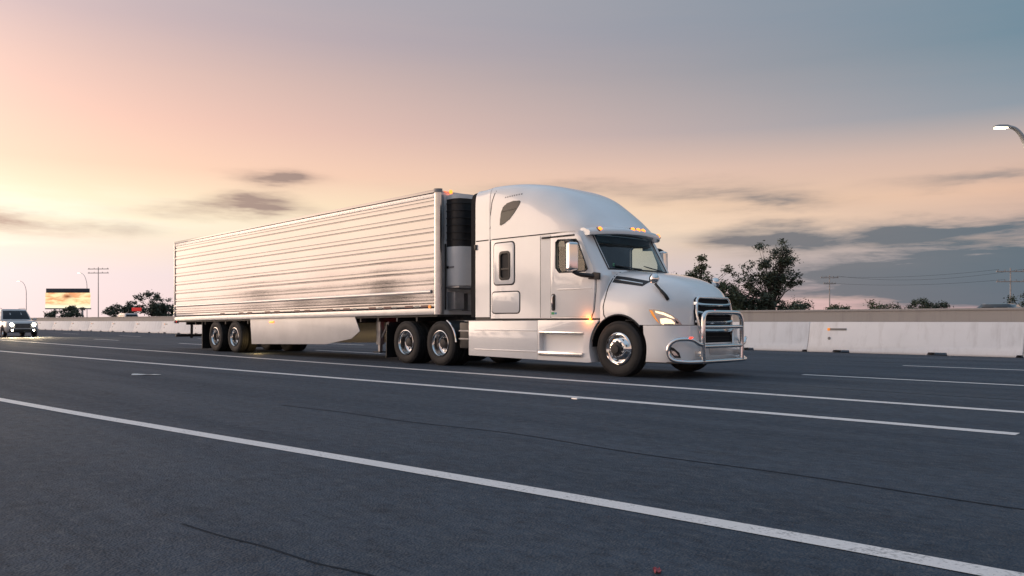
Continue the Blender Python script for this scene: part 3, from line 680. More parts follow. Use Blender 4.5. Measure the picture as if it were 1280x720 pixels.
# head lamps
HL = [(811, 387), (817, 386.6), (824, 387.7), (833, 390.5), (841, 394.5), (847, 399), (851, 404), (854, 409.6), (846, 409.6), (837, 408.8), (826, 406), (821, 402), (816, 396)]
lens = patch('headlight', HL, CP, .012, 'headshell', T, 2.5, True)
for o_ in lens: o_['label'] = 'swept headlight with a lit warm bulb'
patch('turn_lamp', [(812, 387.8), (815.5, 388.2), (820, 397), (824.5, 404.5), (820.5, 400.8), (816, 395)], CP, .018, 'amberdim', T, 2.5, True)
patch('lit_bulb', [(825, 398.5), (832, 397.6), (839, 399.5), (843, 403.5), (842, 407.6), (833, 407.3), (826, 404.5)], CP, .020, 'lamp', T, 2., True)
patch('lit_strip', [(819, 388.6), (829, 390.6), (839, 395), (843, 398.5), (838, 397.2), (829, 393.5), (820, 391)], CP, .02, 'lamp', T, 2., True)
patch('dark_reflector', [(843.5, 399.5), (849, 404), (852.5, 408.8), (844.5, 408.6), (845, 404)], CP, .016, 'black', T, 2., True)
# ---- bumper
def bump(z):
    ins = .05*max(0, (.42-z)/.12) if z < .42 else 0; tpz = .02*(z-.4)
    return [(.60, -1.215+ins*.4), (.8, -1.22+ins*.4), (1.0, -1.2+ins*.6), (1.14, -1.13+ins*.8), (1.24, -1.0+ins), (1.30, -.82+ins*.5), (1.335-ins, -.58), (1.345-ins, -.55), (1.36-ins, -.25), (1.365-ins, 0)]
bl = [.30, .34, .42, .55, .64, .80, .955]; b = B(); rings = []
for z in bl:
    h_ = [(x-.07*(z-.3), y, z) for x, y in bump(z)]; rings.append(h_+[(x, -y, z) for x, y, z in reversed(h_[:-1])])
m_ = len(rings[0]); fs = [(j*m_+i, j*m_+i+1, (j+1)*m_+i+1, (j+1)*m_+i) for j in range(len(bl)-1) for i in range(m_-1) if not (j >= 4 and abs(rings[j][i][1]) < .56 and abs(rings[j][i+1][1]) < .56)]
bumper = b.add([p for r_ in rings for p in r_], fs).ob('bumper', 'white', T, 40); solid(bumper, .03)
cut(bumper, [arch(.635, 2)]); T_bu = bvh(bumper); BP = dir_proj([T_bu], CAMT, look)
patch('fog_lamp_pocket', [(835, 432), (842, 435), (849, 441), (851, 447.5), (843, 447), (838, 441)], BP, .006, 'black', T, 2., True)
patch('fog_lamp', [(838.5, 437), (844, 440), (848, 445), (843, 445.3), (840, 441)], BP, .012, 'headshell', T, 2., True)
B().box((1.33, -.28, .42), (1.375, .28, .56)).ob('plate_panel', 'rail', T, 30, bevel=.01)
B().box((.55, -1.16, .28), (1.25, 1.16, .31)).ob('bumper_lip', 'black', T, 30, bevel=.01)
# ---- grille
def gx(z): return 1.246+(1.5-z)*.12
GP = [(-.55, 1.42), (-.49, 1.465), (.49, 1.465), (.55, 1.42), (.60, 1.2), (.57, .9), (.52, .60), (-.52, .60), (-.57, .9), (-.60, 1.2)]
gr = B().add([(gx(z)-.03, y, z) for y, z in GP]+[(gx(z)-.09, y, z) for y, z in GP], [tuple(range(10)), tuple(range(19, 9, -1))]+[(i, 10+i, 10+(i+1) % 10, (i+1) % 10) for i in range(10)]).ob('grille', 'strip', T, 30)
ring = [(gx(z), y, z) for y, z in GP]; B().tube(ring+[ring[0], ring[1]], .024, 10, False).ob('grille_surround', 'chrome', gr, 45)
for z in (1.33, 1.175, 1.01, .86):
    B().rings([[(gx(z)+.035*(1-(y/.6)**2)-.01+a, y, z+c+.025*abs(y/.58)**4) for a, c in ((-.05, -.022), (.016, -.027), (.028, 0), (.016, .022), (-.05, .026))] for y in [-.585+1.17*i/14 for i in range(15)]]).ob('grille_slat', 'chrome', gr, 40)
for z in (1.44, 1.275, 1.105, .94, .82, .75, .68): B().box((gx(z)-.032, -.56, z-.004), (gx(z)-.022, .56, z+.004)).ob('grille_wire', 'frame', gr, 0)
# ---- bull bar
bb = B(); r_ = .037
main = catmull([(1.46, -.66, .32), (1.46, -.67, .7), (1.46, -.66, 1.04), (1.45, -.61, 1.15), (1.45, -.48, 1.19), (1.45, 0, 1.195), (1.45, .48, 1.19), (1.45, .61, 1.15), (1.46, .66, 1.04), (1.46, .67, .7), (1.46, .66, .32)], 6)
bar = B().tube(main, .042, 12).ob('bull_bar', 'chrome', T, 50)
for z in (.93, .58): B().tube([(1.46, -.66, z), (1.475, 0, z), (1.46, .66, z)], .034, 12).ob('cross_tube', 'chrome', bar, 50)
for s in (-1, 1):
    lo = catmull([(1.46, s*.64, .60), (1.44, s*.78, .63), (1.40, s*.90, .695), (1.33, s*1.03, .715), (1.20, s*1.16, .69), (1.11, s*1.22, .58), (1.11, s*1.22, .44), (1.18, s*1.18, .345), (1.32, s*1.04, .315), (1.42, s*.84, .31), (1.46, s*.62, .31)], 6)
    B().tube(lo, .037, 12).ob('corner_tube', 'chrome', bar, 50)
    B().box((1.30, s*.66-.03, .40), (1.45, s*.66+.03, .50)).ob('bracket', 'alu', bar, 30, bevel=.01)
B().tube([(1.46, -.64, .31), (1.48, 0, .31), (1.46, .64, .31)], .04, 12).ob('cross_tube', 'chrome', bar, 50)
B().box((1.43, -1.0, .735), (1.36+.03, -.94, .755)).ob('red_reflector', 'redlens', bar, 0); B().box((1.44, -.30, 1.22), (1.46, -.25, 1.236)).ob('red_reflector', 'redlens', bar, 0)
# ---- mirrors
def rbox(c, sx, sy, sz, name, mat, parent, bev=.03, rot=0):
    o_ = B().box((-sx/2, -sy/2, -sz/2), (sx/2, sy/2, sz/2)).ob(name, mat, parent, 45, bevel=bev, seg=4, loc=c); o_.rotation_euler.z = rot; return o_
for s in (-1, 1):
    mr = rbox((-.90, s*1.50, 2.27), .16, .215, .56, 'door_mirror', 'chrome', T, .055, s*R(18))
    rbox((-.095, 0, 0), .02, .19, .52, 'mirror_glass', 'darkglass', mr, .008)
    B().tube(catmull([(-.52, s*1.20, 1.88), (-.62, s*1.27, 1.90), (-.80, s*1.40, 1.93), (-.90, s*1.47, 1.99)]), [.055]*6+[.045]*6+[.04]*7, 10).ob('mirror_arm', 'black', T, 45)
    B().prism([(-.70, 1.84), (-.42, 1.82), (-.41, 1.95), (-.56, 1.97), (-.66, 1.92)], s*1.235, s*1.275).ob('mirror_mount', 'black', T, 35, bevel=.012)
    B().tube(catmull([(-.90, s*1.49, 2.53), (-.98, s*1.47, 2.58), (-1.12, s*1.38, 2.60), (-1.28, s*1.26, 2.60)]), .036, 8).ob('mirror_brace', 'black', T, 45)
    # hood mirrors
    arm = B().tube(catmull([(.93, s*.98, 1.42), (.90, s*1.02, 1.50), (.80, s*1.03, 1.60), (.70, s*1.03, 1.70), (.64, s*1.03, 1.76)]), [.032]*6+[.03]*6+[.024]*6+[.022]*7, 10).ob('hood_mirror_arm', 'black', T, 45)
    hd = B().lathe([(0, -.09), (.05, -.088), (.085, -.06), (.098, -.01), (.09, .03), (.07, .045), (0, .047)], (0, 0, 0), 20, 'x').ob('hood_mirror', 'chrome', arm, 50, loc=(.66, s*1.03, 1.80)); hd.rotation_euler = (0, 0, R(180) if s > 0 else R(180)); hd.scale = (1, .85, 1.05)
    B().lathe([(0, 0), (.082, 0), (.082, .004), (0, .004)], (.613, s*1.03, 1.80), 20, 'x').ob('mirror_glass', 'darkglass', arm, 40)
# ---- skirts, steps, chassis
for s in (-1, 1):
    q = 1.235
    sk = B().prism([(-4.2, .27), (-2.075, .245), (-2.075, 1.045), (-4.2, 1.035)], s*(q-.06), s*q).ob('side_skirt', 'white', T, 30, bevel=.012)
    for z in (.84, .41): B().prism([(-4.0, z-.011), (-2.09, z-.011), (-2.09, z+.011), (-4.0, z+.014)], s*(q-.002), s*(q+.010)).ob('skirt_crease', 'white', sk, 30, bevel=.005)
    fp = [(-2.065, .245), (-.735, .235)]+[p for p in arc(0, .52, .70, 203, 131, 10)]+[(-.46, 1.055), (-2.065, 1.05)]
    sf = B().prism(fp, s*(q-.28), s*q).ob('step_fairing', 'white', T, 30, bevel=.012)
    cut(sf, [B().prism([(-2.02, .43), (-.86, .43), (-.84, .78), (-2.02, .80)], s*(q-.11), s*(q+.2)).ob('c', 'gap', None, 0)], 30)
    B().prism([(-2.03, .335), (-.86, .335), (-.84, .42), (-2.03, .425)], s*(q-.10), s*(q+.035)).ob('step', 'alu', sf, 30, bevel=.018)
    B().prism([(-2.0, .785), (-.85, .775), (-.84, .82), (-2.0, .83)], s*(q-.10), s*(q+.02)).ob('step', 'alu', sf, 30, bevel=.012)
    lm = rbox((-.655, s*1.247, 1.075), .06, .03, .05, 'side_marker', 'amber', T, .012)
    B().box((-4.0, s*1.1, 1.05), (-3.45, s*1.2, 1.12)).ob('cab_sill', 'black', T, 30); B().box((-3.45, s*1.1, 1.055), (-.5, s*1.195, 1.09)).ob('cab_sill', 'gap', T, 30)
    # fuel tank behind the skirt
    B().lathe([(0, -3.9), (.26, -3.9), (.30, -3.85), (.30, -2.2), (.26, -2.15), (0, -2.15)], (0, s*.85, .62), 20, 'x').ob('fuel_tank', 'alu', T, 45)
    B().prism([(-7.6, .78), (.7, .78), (.7, 1.02), (-7.6, 1.02)], s*.40, s*.47).ob('frame_rail', 'frame', T, 30)
    B().prism([(-7.34, .12), (-7.32, .12), (-7.30, .95), (-7.32, .95)], s*.63, s*1.24).ob('mud_flap', 'black', T, 30)
    for x in (-7.27,):
        B().box((x-.12, s*.5, .90), (x, s*1.2, 1.0)).ob('flap_hanger', 'frame', T, 30)
        B().box((x-.14, s*.62-.09, .86), (x-.12, s*.62+.09, .98)).ob('tail_lamp', 'redlens', T, 30)
    # quarter fender ahead of the drive axle, tool box behind the skirt
    arcs = arc(-5.22, .515, .60, 4, 62, 12)
    B().rings([[(x, s*1.24, z), (x, s*.64, z)] for x, z in arcs], False).ob('quarter_fender', 'black', T, 40, fix=False)
    B().tube([(x, s*1.245, z) for x, z in arcs], .022, 8).ob('fender_trim', 'chrome', T, 40)
    B().box((-4.55, s*.6, .42), (-4.22, s*1.20, 1.0)).ob('battery_box', 'black', T, 30, bevel=.02)
    for zz in (.62, .80): B().box((-4.56, s*1.195, zz), (-4.225, s*1.215, zz+.03)).ob('box_strap', 'dull', T, 30)
B().box((-5.2, -.75, 1.02), (-3.6, .75, 1.05)).ob('deck_plate', 'dull', T, 30)
B().prism([(-6.5, 1.02), (-5.2, 1.02), (-5.3, 1.17), (-6.2, 1.17), (-6.7, 1.06)], -.48, .48).ob('fifth_wheel', 'frame', T, 30, bevel=.01)
for x, k in ((0, .8), (-5.22, .6), (-6.54, .6)): B().tube([(x, -1.0, .515), (x, 1.0, .515)], .09 if x else .06, 12).ob('axle', 'frame', T, 40)
for x in (-5.22, -6.54): B().lathe([(.0, -.25), (.14, -.22), (.22, 0), (.14, .22), (0, .25)], (x, 0, .515), 16).ob('differential', 'frame', T, 40)
B().box((-3.5, -.4, .35), (.4, .4, .85)).ob('engine_underside', 'frame', T, 30, bevel=.03)
for i in range(3):
    pts = [(-3.55-.0-1.0*t/20, .15+i*.12+.05*math.sin(t*.9), 1.75-.35*math.sin(math.pi*t/20)) for t in range(21)]
    B().tube(pts, .016, 6).ob('air_hose', material('hose', ((.25, .02, .02), (.02, .05, .2), (.02, .02, .02))[i], .5), T, 40)
B().tube([(-3.6, -.95, 1.05), (-3.6, -.95, 1.5)], .02, 6).ob('grab_bar', 'alu', T, 40)
B().box((-3.99, -1.262, 2.60), (-3.93, -1.232, 2.72)).ob('extender_latch', 'black', T, 30, bevel=.008)
for s in (-1, 1):
    wheel('steer', T, 0, s*1.095, .518)
    for x in (-5.22, -6.54): wheel('dish', T, x, s*1.085); wheel('inner', T, x, s*.76)
bulb('side_marker_glow', (-.70, -1.34, 1.06), 1.6, (1, .3, .06), T, .03)
spot('headlight_beam', (1.45, -.95, 1.0), (12, -1.2, 0), 25, (1, .82, .55), 60, T); spot('headlight_beam', (1.45, .95, 1.0), (12, 1.2, 0), 25, (1, .82, .55), 60, T)
# ================================================================== trailer (same local frame, origin at its axle group)
OX = -16.5
TR = thing('refrigerated_trailer', 'long silver corrugated refrigerated box trailer behind the white tractor', 'trailer', (TX+OX, TYC, 0))
def tz(x): return (x+5.25)*.0100                     # the box sits slightly nose-up
def tp(x, y, z): return (x-OX, y, z+tz(x))
class BT(B):
    def ob(s, *a, **k):
        s.v = [tp(*p) for p in s.v]; return B.ob(s, *a, **k)
XF, XR = -5.36, -20.65
def metalskin():
    mt = bpy.data.materials.new('corrugated_metal'); mt.use_nodes = True; t = mt.node_tree; b = t.nodes['Principled BSDF']; q = NT(t)
    v = q.node('ShaderNodeTexCoord').outputs['Object']; mp = q.node('ShaderNodeMapping'); t.links.new(v, mp.inputs[0]); mp.inputs['Scale'].default_value = (.25, 1, .6)
    d = q.noise(mp.outputs[0], 1.1, 6., .65); f = q.noise(v, 9., 5., .7)
    c = q.mix(q.maprange(d, .35, .7), (.180, .177, .183), (.162, .160, .166)); c = q.mix(q.maprange(f, .62, .8, 0., .3), c, (.13, .125, .125))
    t.links.new(c, b.inputs['Base Color']); b.inputs['Metallic'].default_value = .92
    t.links.new(q.maprange(d, .3, .7, .075, .12), b.inputs['Roughness'])
    w = q.noise(v, 1.3, 3., .5); bn = q.node('ShaderNodeBump'); bn.inputs['Strength'].default_value = .16; bn.inputs['Distance'].default_value = .012
    t.links.new(w, bn.inputs['Height']); t.links.new(bn.outputs[0], b.inputs['Normal']); return mt
MT['skin'] = metalskin()
# flank profile: grooves in pairs, ribs between them
G = [3.854, 3.748, 3.546, 3.443, 3.226, 3.122, 2.921, 2.819, 2.603, 2.505, 2.289, 2.187, 1.982, 1.902, 1.60, 1.52]
prof = [(1.44, 0.)]
for i, g in enumerate(sorted(G)):
    # alternate: below an even groove lies flat sheet, between a pair the rib stands proud
    a, c = (0., .010) if i % 2 == 0 else (.010, 0.)
    prof += [(g-.017, a), (g-.006, -.013), (g+.006, -.013), (g+.017, c)]
prof += [(3.93, 0.)]
full = [prof[0]]
for (za, da), (zb_, db) in zip(prof, prof[1:]):          # the sheet between grooves is very slightly dished
    if zb_-za > .05: full += [(za+(zb_-za)*t, da+(db-da)*t+.0009*math.sin(math.pi*t)) for t in (.2, .4, .6, .8)]
    full.append((zb_, db))
prof = full
for s in (-1, 1):
    nx = 48
    vs_ = [(XF+(XR-XF)*i/nx, s*(1.235+d), z) for i in range(nx+1) for z, d in prof]; m_ = len(prof)
    BT().add(vs_, [(i*m_+j, i*m_+j+1, (i+1)*m_+j+1, (i+1)*m_+j) for i in range(nx) for j in range(m_-1)]).ob('side_panel', 'skin', TR, 25)
    BT().prism([(XR, 1.19), (XF, 1.19), (XF, 1.335), (XR, 1.335)], s*1.18, s*1.256).ob('bottom_rail', 'rail', TR, 30, bevel=.008)
    BT().prism([(XR, 1.335), (XF, 1.335), (XF, 1.44), (XR, 1.44)], s*1.18, s*1.246).ob('tape_rail', 'skin', TR, 30, bevel=.004)
    BT().prism([(XR, 3.93), (XF, 3.93), (XF, 4.03), (XR, 4.03)], s*1.18, s*1.25).ob('top_rail', 'rail', TR, 30, bevel=.01)
    BT().prism([(XR, 4.03), (XF, 4.03), (XF, 4.11), (XR, 4.11)], s*1.15, s*1.262).ob('roof_edge', 'skin', TR, 30, bevel=.012)
    BT().prism([(1.69, 0), (1.685, .018), (1.70, .036), (1.73, .042), (1.76, .036), (1.775, .018), (1.77, 0)], 0, 1) if 0 else None
    rub = [(s*(1.232+d), z) for z, d in ((1.685, 0), (1.69, .03), (1.71, .045), (1.745, .045), (1.765, .03), (1.77, 0))]
    BT().prism(rub, XR+.05, -5.52, 'x').ob('rub_rail', 'rail', TR, 40)
    for x in (-16.63, -15.28, -14.68, -13.52, -12.92, -11.73, -11.15, -9.96, -9.12, -7.93, -7.27, -6.38, -5.75):
        BT().box((x-.16, s*1.2455, 1.365), (x+.16, s*1.2495, 1.415)).ob('red_reflector', 'redtape', TR, 0)
    for x in (-9.55, -8.74, -7.58, -6.97, -6.06): BT().box((x-.09, s*1.2455, 1.37), (x+.09, s*1.2495, 1.41)).ob('grey_reflector', 'greytape', TR, 0)
    BT().tube([(-5.56, s*1.24, 1.375), (-5.56, s*1.275, 1.375)], .04, 12).ob('marker_lamp', 'amberdim', TR, 40)
    # rivets
    rv = BT()
    for i in range(126):
        x = XF-.08-i*.1215
        for z in (3.98, 1.215): rv.lathe([(.011, 0), (.008, -.006), (0, -.008)] if s < 0 else [(.011, 0), (.008, .006), (0, .008)], (x, s*(1.25 if z > 3 else 1.256), z), 6)
    rv = rv.ob('rivets', 'rail', TR, 40); rv['kind'] = 'stuff'
    # corner posts: rounded bright nose posts and rear posts
    BT().prism([(XF-.02+.115*math.cos(R(a)), s*(1.145+.115*math.sin(R(a)))) for a in range(0, 91, 10)]+[(XF-.02, s*1.1)], 1.19, 4.06, 'z').ob('corner_post', 'alu', TR, 40)
    BT().prism([(XF-.03+.145*math.cos(R(a)), s*(1.13+.145*math.sin(R(a)))) for a in range(0, 91, 10)]+[(XF-.03, s*1.1)], 4.045, 4.13, 'z').ob('corner_cap', 'dull', TR, 40)
    BT().box((XR-.04, s*1.10, 1.1), (XR+.04, s*1.262, 4.1)).ob('rear_post', 'rail', TR, 30, bevel=.01)
    # aerodynamic skirt, landing leg, mud flaps
    SKT = [(-14.72, 1.2), (-14.62, .40), (-10.2, .44), (-8.95, .60), (-8.55, .80), (-8.80, 1.2)]
    BT().prism(SKT, s*1.19, s*1.21).ob('aero_skirt', 'skirt', TR, 30, bevel=.004)
    rbx = BT().box((-13.43, s*1.21, 1.06), (-13.17, s*1.235, 1.11)); rbx.ob('side_marker', 'amber' if s < 0 else 'amberdim', TR, 30, bevel=.006)
    lg = BT().prism([(-8.32, .45), (-8.14, .45), (-8.14, 1.2), (-8.32, 1.2)], s*.78-.07, s*.78+.07).ob('landing_leg', 'dull', TR, 30, bevel=.008)
    BT().box((-8.27, s*.78-.045, .26), (-8.19, s*.78+.045, .5)).ob('leg_inner', 'dull', lg, 30); BT().box((-8.38, s*.78-.13, .235), (-8.08, s*.78+.13, .265)).ob('foot_plate', 'frame', lg, 30, bevel=.006)
    BT().tube([(-8.2, s*.78, .55), (-7.75, s*.78, 1.18)], .03, 8).ob('leg_brace', 'dull', lg, 40)
    BT().prism([(-18.32, .2), (-18.29, .2), (-18.29, 1.15), (-18.32, 1.15)], s*.6, s*1.22).ob('mud_flap', 'black', TR, 30)
    BT().box((XR-.03, s*1.0, 1.14), (XR+.04, s*1.20, 1.22)).ob('tail_lamp', 'redlens', TR, 30)
    # slider rails and suspension
    BT().prism([(-18.6, .95), (-14.4, .95), (-14.4, 1.2), (-18.6, 1.2)], s*.45, s*.53).ob('slider_rail', 'frame', TR, 30)
    for x in (-15.80, -17.24):
        BT().prism([(x+.1, .42), (x+.75, .75), (x+.72, .98), (x+.6, .98), (x-.1, .60)], s*.5, s*.6).ob('trailing_arm', 'frame', TR, 30)
        BT().lathe([(.0, .7), (.13, .7), (.14, .8), (.13, .95), (0, .95)], (x-.25, s*.52, 0), 14, 'z').ob('air_bag', 'rubber', TR, 40)
    for x in (-15.80, -17.24):
        for kd, yy in (('dish', 1.085), ('inner', .76)):
            o_ = wheel(kd, TR, x-OX, s*yy)
    BT().tube([(XR+.05, s*.62, 1.15), (XR+.02, s*.62, .55)], .05, 4).ob('guard_post', 'frame', TR, 20)
for x in (-15.80, -17.24): BT().tube([(x, -1.0, .515-tz(x)), (x, 1.0, .515-tz(x))], .065, 12).ob('axle', 'frame', TR, 40)
BT().box((XR-.04, -1.2, .60), (XR+.05, 1.2, .70)).ob('underride_guard', 'frame', TR, 30, bevel=.01)
BT().box((XR, -1.2, 4.07), (XF, 1.2, 4.105)).ob('roof', 'rail', TR, 30)
BT().box((XR, -1.19, 1.14), (XF, 1.19, 1.19)).ob('floor', 'frame', TR, 30)
for k in range(18): BT().box((-6.2-k*.8, -1.17, 1.04), (-6.14-k*.8, 1.17, 1.14)).ob('cross_member', 'frame', TR, 0)
for s in (-1, 1):
    d_ = BT().box((XR-.05, min(s*.01, s*1.09), 1.22), (XR-.0, max(s*.01, s*1.09), 4.05)).ob('rear_door', 'skin', TR, 30, bevel=.01)
    BT().tube([(XR-.08, s*.35, 1.25), (XR-.08, s*.35, 4.0)], .02, 8).ob('lock_rod', 'chrome', d_, 40)
# front wall with its posts
BT().box((XF-.03, -1.12, 1.19), (XF+.015, 1.12, 4.06)).ob('front_wall', 'white2', TR, 30)
for s in (-1, 1):
    BT().box((XF+.015, s*1.06-.03, 1.2), (XF+.055, s*1.06+.03, 4.0)).ob('wall_channel', 'dull', TR, 30, bevel=.006)
    BT().tube([(XF+.06, s*.99, 1.3), (XF+.06, s*.99, 2.85)], .022, 8).ob('drain_hose', 'black', TR, 40)
    BT().box((XF+.016, s*.99-.016, 2.95), (XF+.04, s*.99+.016, 3.75)).ob('sight_strip', 'rail', TR, 30)
    o_ = BT().lathe([(.05, 0), (.045, .025), (0, .045)], (XF+.09, s*.86, 4.085), 12, 'x').ob('marker_lamp', 'amber', TR, 40)
# refrigeration unit
def rsec(z, f=1.): return [(XF+.01, -.93*f), (XF+.30, -.93*f), (XF+.42, -.86*f), (XF+.50, -.70*f), (XF+.52, -.3*f), (XF+.52, .3*f), (XF+.50, .70*f), (XF+.42, .86*f), (XF+.30, .93*f), (XF+.01, .93*f)]
ru = BT().rings([[(x, y, z) for x, y in rsec(z, f)] for z, f in ((1.86, .98), (1.90, 1.), (2.78, 1.))]).ob('reefer_cover', 'white2', TR, 40)
BT().rings([[(x-.02, y*.985, z) for x, y in rsec(z)] for z in (2.781, 3.9)]).ob('reefer_grille', 'black', TR, 40)
for z in (2.95, 3.12, 3.29, 3.46, 3.63, 3.8):
    BT().rings([[(x-(.0 if 0 < i < 9 else 0), y*1.003, zz) for i, (x, y) in enumerate(rsec(z))] for zz in (z-.012, z+.012)]).ob('reefer_louvre', 'frame', TR, 40)
BT().rings([[(x, y*1.0, z) for x, y in rsec(z)] for z in (3.901, 3.97, 4.0)]).ob('reefer_hood', 'white2', TR, 40)
BT().box((XF+.05, -.945, 2.28), (XF+.30, -.932, 2.32)).ob('reefer_badge', 'greyletter', ru, 0); BT().box((XF+.05, -.948, 2.27), (XF+.12, -.934, 2.33)).ob('reefer_badge', 'black', ru, 0)
BT().box((XF+.01, -.95, 1.80), (XF+.5, .95, 1.845)).ob('reefer_ledge', 'dull', TR, 30, bevel=.006)
BT().box((XF+.01, -.9, 1.30), (XF+.30, -.62, 1.72)).ob('glad_hand_box', 'dull', TR, 30, bevel=.015); BT().box((XF+.01, -.45, 1.28), (XF+.25, .4, 1.7)).ob('connector_panel', 'dull', TR, 30, bevel=.01)
bulb('under_trailer_fill', (-14.72-OX, -.95, .22), 10, (1, .66, .25), TR, .1)  # unseen lamp added under the trailer for the warm pool on the road
# kingpin coupler plate
BT().box((-7.4, -.6, 1.10), (XF, .6, 1.145)).ob('coupler_plate', 'frame', TR, 30)
# ================================================================== other vehicles
def carpaint(name, col): return material(name, col, .3, coat=.8, var=.03)
def car(label, paint, loc, L=4.8, Wd=1.86, H=1.72, rz=0, lit=False, suv=True, tail=False, roof_rack=False, group=None):
    """local x forward, origin on the ground at mid-length"""
    T_ = thing('suv' if suv else 'sedan', label, 'car', loc, rz, group); h = Wd/2; gc = .28; zb = H*.60
    fx, rx = L/2, -L/2
    st_ = [(rx, .80, .50, zb*.92), (rx+.08, .93, gc+.1, zb*.98), (rx+.5, 1., gc, zb), (-.5, 1., gc-.02, zb), (.65, 1., gc-.02, zb), (fx-1.0, .99, gc, zb*.985), (fx-.35, .95, gc, zb*.94), (fx-.10, .90, gc+.06, zb*.88), (fx, .80, .42, zb*.78)]
    rings = []
    for x, f, z0, z1 in st_:
        w = h*f; r = .12
        rings.append([(x, -w*.90, z0), (x, -w*.98, z0+.10), (x, -w, z0+(z1-z0)*.5), (x, -w*.985, z1-.16), (x, -w*.93, z1-.05), (x, -w*.80, z1), (x, -w*.4, z1+.02), (x, w*.4, z1+.02), (x, w*.80, z1), (x, w*.93, z1-.05), (x, w*.985, z1-.16), (x, w, z0+(z1-z0)*.5), (x, w*.98, z0+.10), (x, w*.90, z0)])
    body = B().rings(rings).ob('body', paint, T_, 40)
    wr = .36; ax = (fx-.92, rx+.98)
    cs = [B().lathe([(.001, -2), (wr+.06, -2), (wr+.06, -h+.28), (.001, -h+.28)], (a, 0, wr), 28).ob('c', 'gap', None, 0) for a in ax]+[B().lathe([(.001, 2), (wr+.06, 2), (wr+.06, h-.28), (.001, h-.28)], (a, 0, wr), 28).ob('c', 'gap', None, 0) for a in ax]
    M_ = T_.matrix_world
    for c in cs: c.parent = T_
    cut(body, cs, 40)
    # greenhouse
    fb, ft = .95, .25; rb, rt = (rx+.12, rx+.42) if suv else (rx+.75, rx+1.5)
    def ghr(z, t):
        a = fb+(ft-fb)*t; r0 = rb+(rt-rb)*t; w = h*(.93-.17*t)
        return [(r0, -w*.9, z), (r0+.12, -w, z), (0, -w*1.01, z), (a-.22, -w, z), (a-.06, -w*.9, z), (a+.05, -w*.4, z), (a+.05, w*.4, z), (a-.06, w*.9, z), (a-.22, w, z), (0, w*1.01, z), (r0+.12, w, z), (r0, w*.9, z)]
    gh = B().rings([ghr(zb-.03, 0), ghr(zb+(H-zb)*.5, .5), ghr(H-.10, .93), ghr(H-.03, 1.02), [(x*.97, y*.86, H) for x, y, _ in ghr(H, 1.12)]]).ob('cabin', paint, T_, 40)
    P = bvh(gh); sp_ = side_proj([P])
    def lerp(t): return fb+(ft-fb)*t, rb+(rt-rb)*t
    z0, z1 = zb+.05, H-.14; t0, t1 = (z0-zb)/(H-zb), (z1-zb)/(H-zb)
    def seg(a0, a1, b0, b1): patch('side_window', [(a0, z0), (a1, z0), (b1, z1), (b0, z1)], sp_, .004, 'darkglass', gh, .12, True)
    f0, r0 = lerp(t0); f1, r1 = lerp(t1); mid_ = -.35
    seg(mid_+.05, f0-.30, mid_+.05, f1-.28); seg((r0 if not suv else r0+.95)+.12, mid_-.05, (r1 if not suv else r1+.75)+.15, mid_-.05)
    if suv: seg(r0+.2, r0+.85, r1+.25, r1+.72)
    fp_ = dir_proj([P], Vector((8, 0, 0)), lambda u, v: Vector((-1, 0, 0)))
    def xproj(sgn):
        def f(y, z):
            hh = P.ray_cast(Vector((sgn*9, y, z)), Vector((-sgn, 0, 0)))
            if hh[0] is None: return None
            nn = hh[1]; return hh[0], (nn if nn.x*sgn > 0 else -nn)
        return f
    patch('windshield', [(-h*.80, z0), (h*.80, z0), (h*.68, z1+.02), (-h*.68, z1+.02)], xproj(1), .004, 'darkglass', gh, .12)
    patch('rear_window', [(-h*.76, z0), (h*.76, z0), (h*.66, z1), (-h*.66, z1)], xproj(-1), .004, 'darkglass', gh, .12)
    # front face
    B().box((fx-.06, -h*.46, .58), (fx+.012, h*.46, .86)).ob('grille', 'black', T_, 30, bevel=.02)
    for z in (.65, .72, .79): B().box((fx+.008, -h*.44, z-.008), (fx+.022, h*.44, z+.008)).ob('grille_bar', 'dull', T_, 0)
    B().box((fx-.10, -h*.80, .34), (fx+.03, h*.80, .52)).ob('front_bumper', 'black', T_, 30, bevel=.03)
    B().box((rx-.03, -h*.82, .40), (rx+.1, h*.82, .60)).ob('rear_bumper', 'black', T_, 30, bevel=.03)
    for s in (-1, 1):
        y0, y1 = sorted((s*h*.48, s*h*.82))
        hlm = B().prism([(fx-.22, .74), (fx-.0, .72), (fx-.02, .86), (fx-.22, .90)], y0, y1).ob('headlight', 'headshell', T_, 35, bevel=.02)
        B().lathe([(0, .012), (.10, .010), (.11, -.03)], (fx+.0, s*h*.64, .79), 16, 'x').ob('lamp_bulb', 'lampw' if lit else 'rail', hlm, 40)
        if lit:
            B().lathe([(0, .012), (.05, .010), (.055, -.03)], (fx+.03, s*h*.62, .43), 14, 'x').ob('fog_lamp', 'lampw', T_, 40)
            spot('headlight_beam', (fx+.06, s*h*.64, .79), (fx+14, s*h*.7, 0), 900, (1, .78, .48), 80, T_)
        B().box((rx-.015, s*h*.78-.09, .72), (rx+.06, s*h*.78+.09, .98)).ob('tail_lamp', 'redlens' if tail else 'redtape', T_, 30, bevel=.02)
        m2 = rbox((.72, s*(h+.11), zb+.05), .12, .2, .15, 'door_mirror', paint, T_, .04)
        B().tube([(.70, s*(h*.95), zb+.02), (.72, s*(h+.1), zb+.03)], .025, 6).ob('mirror_stem', 'black', m2, 40).matrix_parent_inverse = Matrix.Translation((-.72, -s*(h+.11), -zb-.05))
        B().box((-.5, s*h*1.0-.005, zb-.22), (-.34, s*h*1.0+.02, zb-.19)).ob('door_handle', 'dull', T_, 30); B().box((.45, s*h*1.0-.005, zb-.22), (.61, s*h*1.0+.02, zb-.19)).ob('door_handle', 'dull', T_, 30)
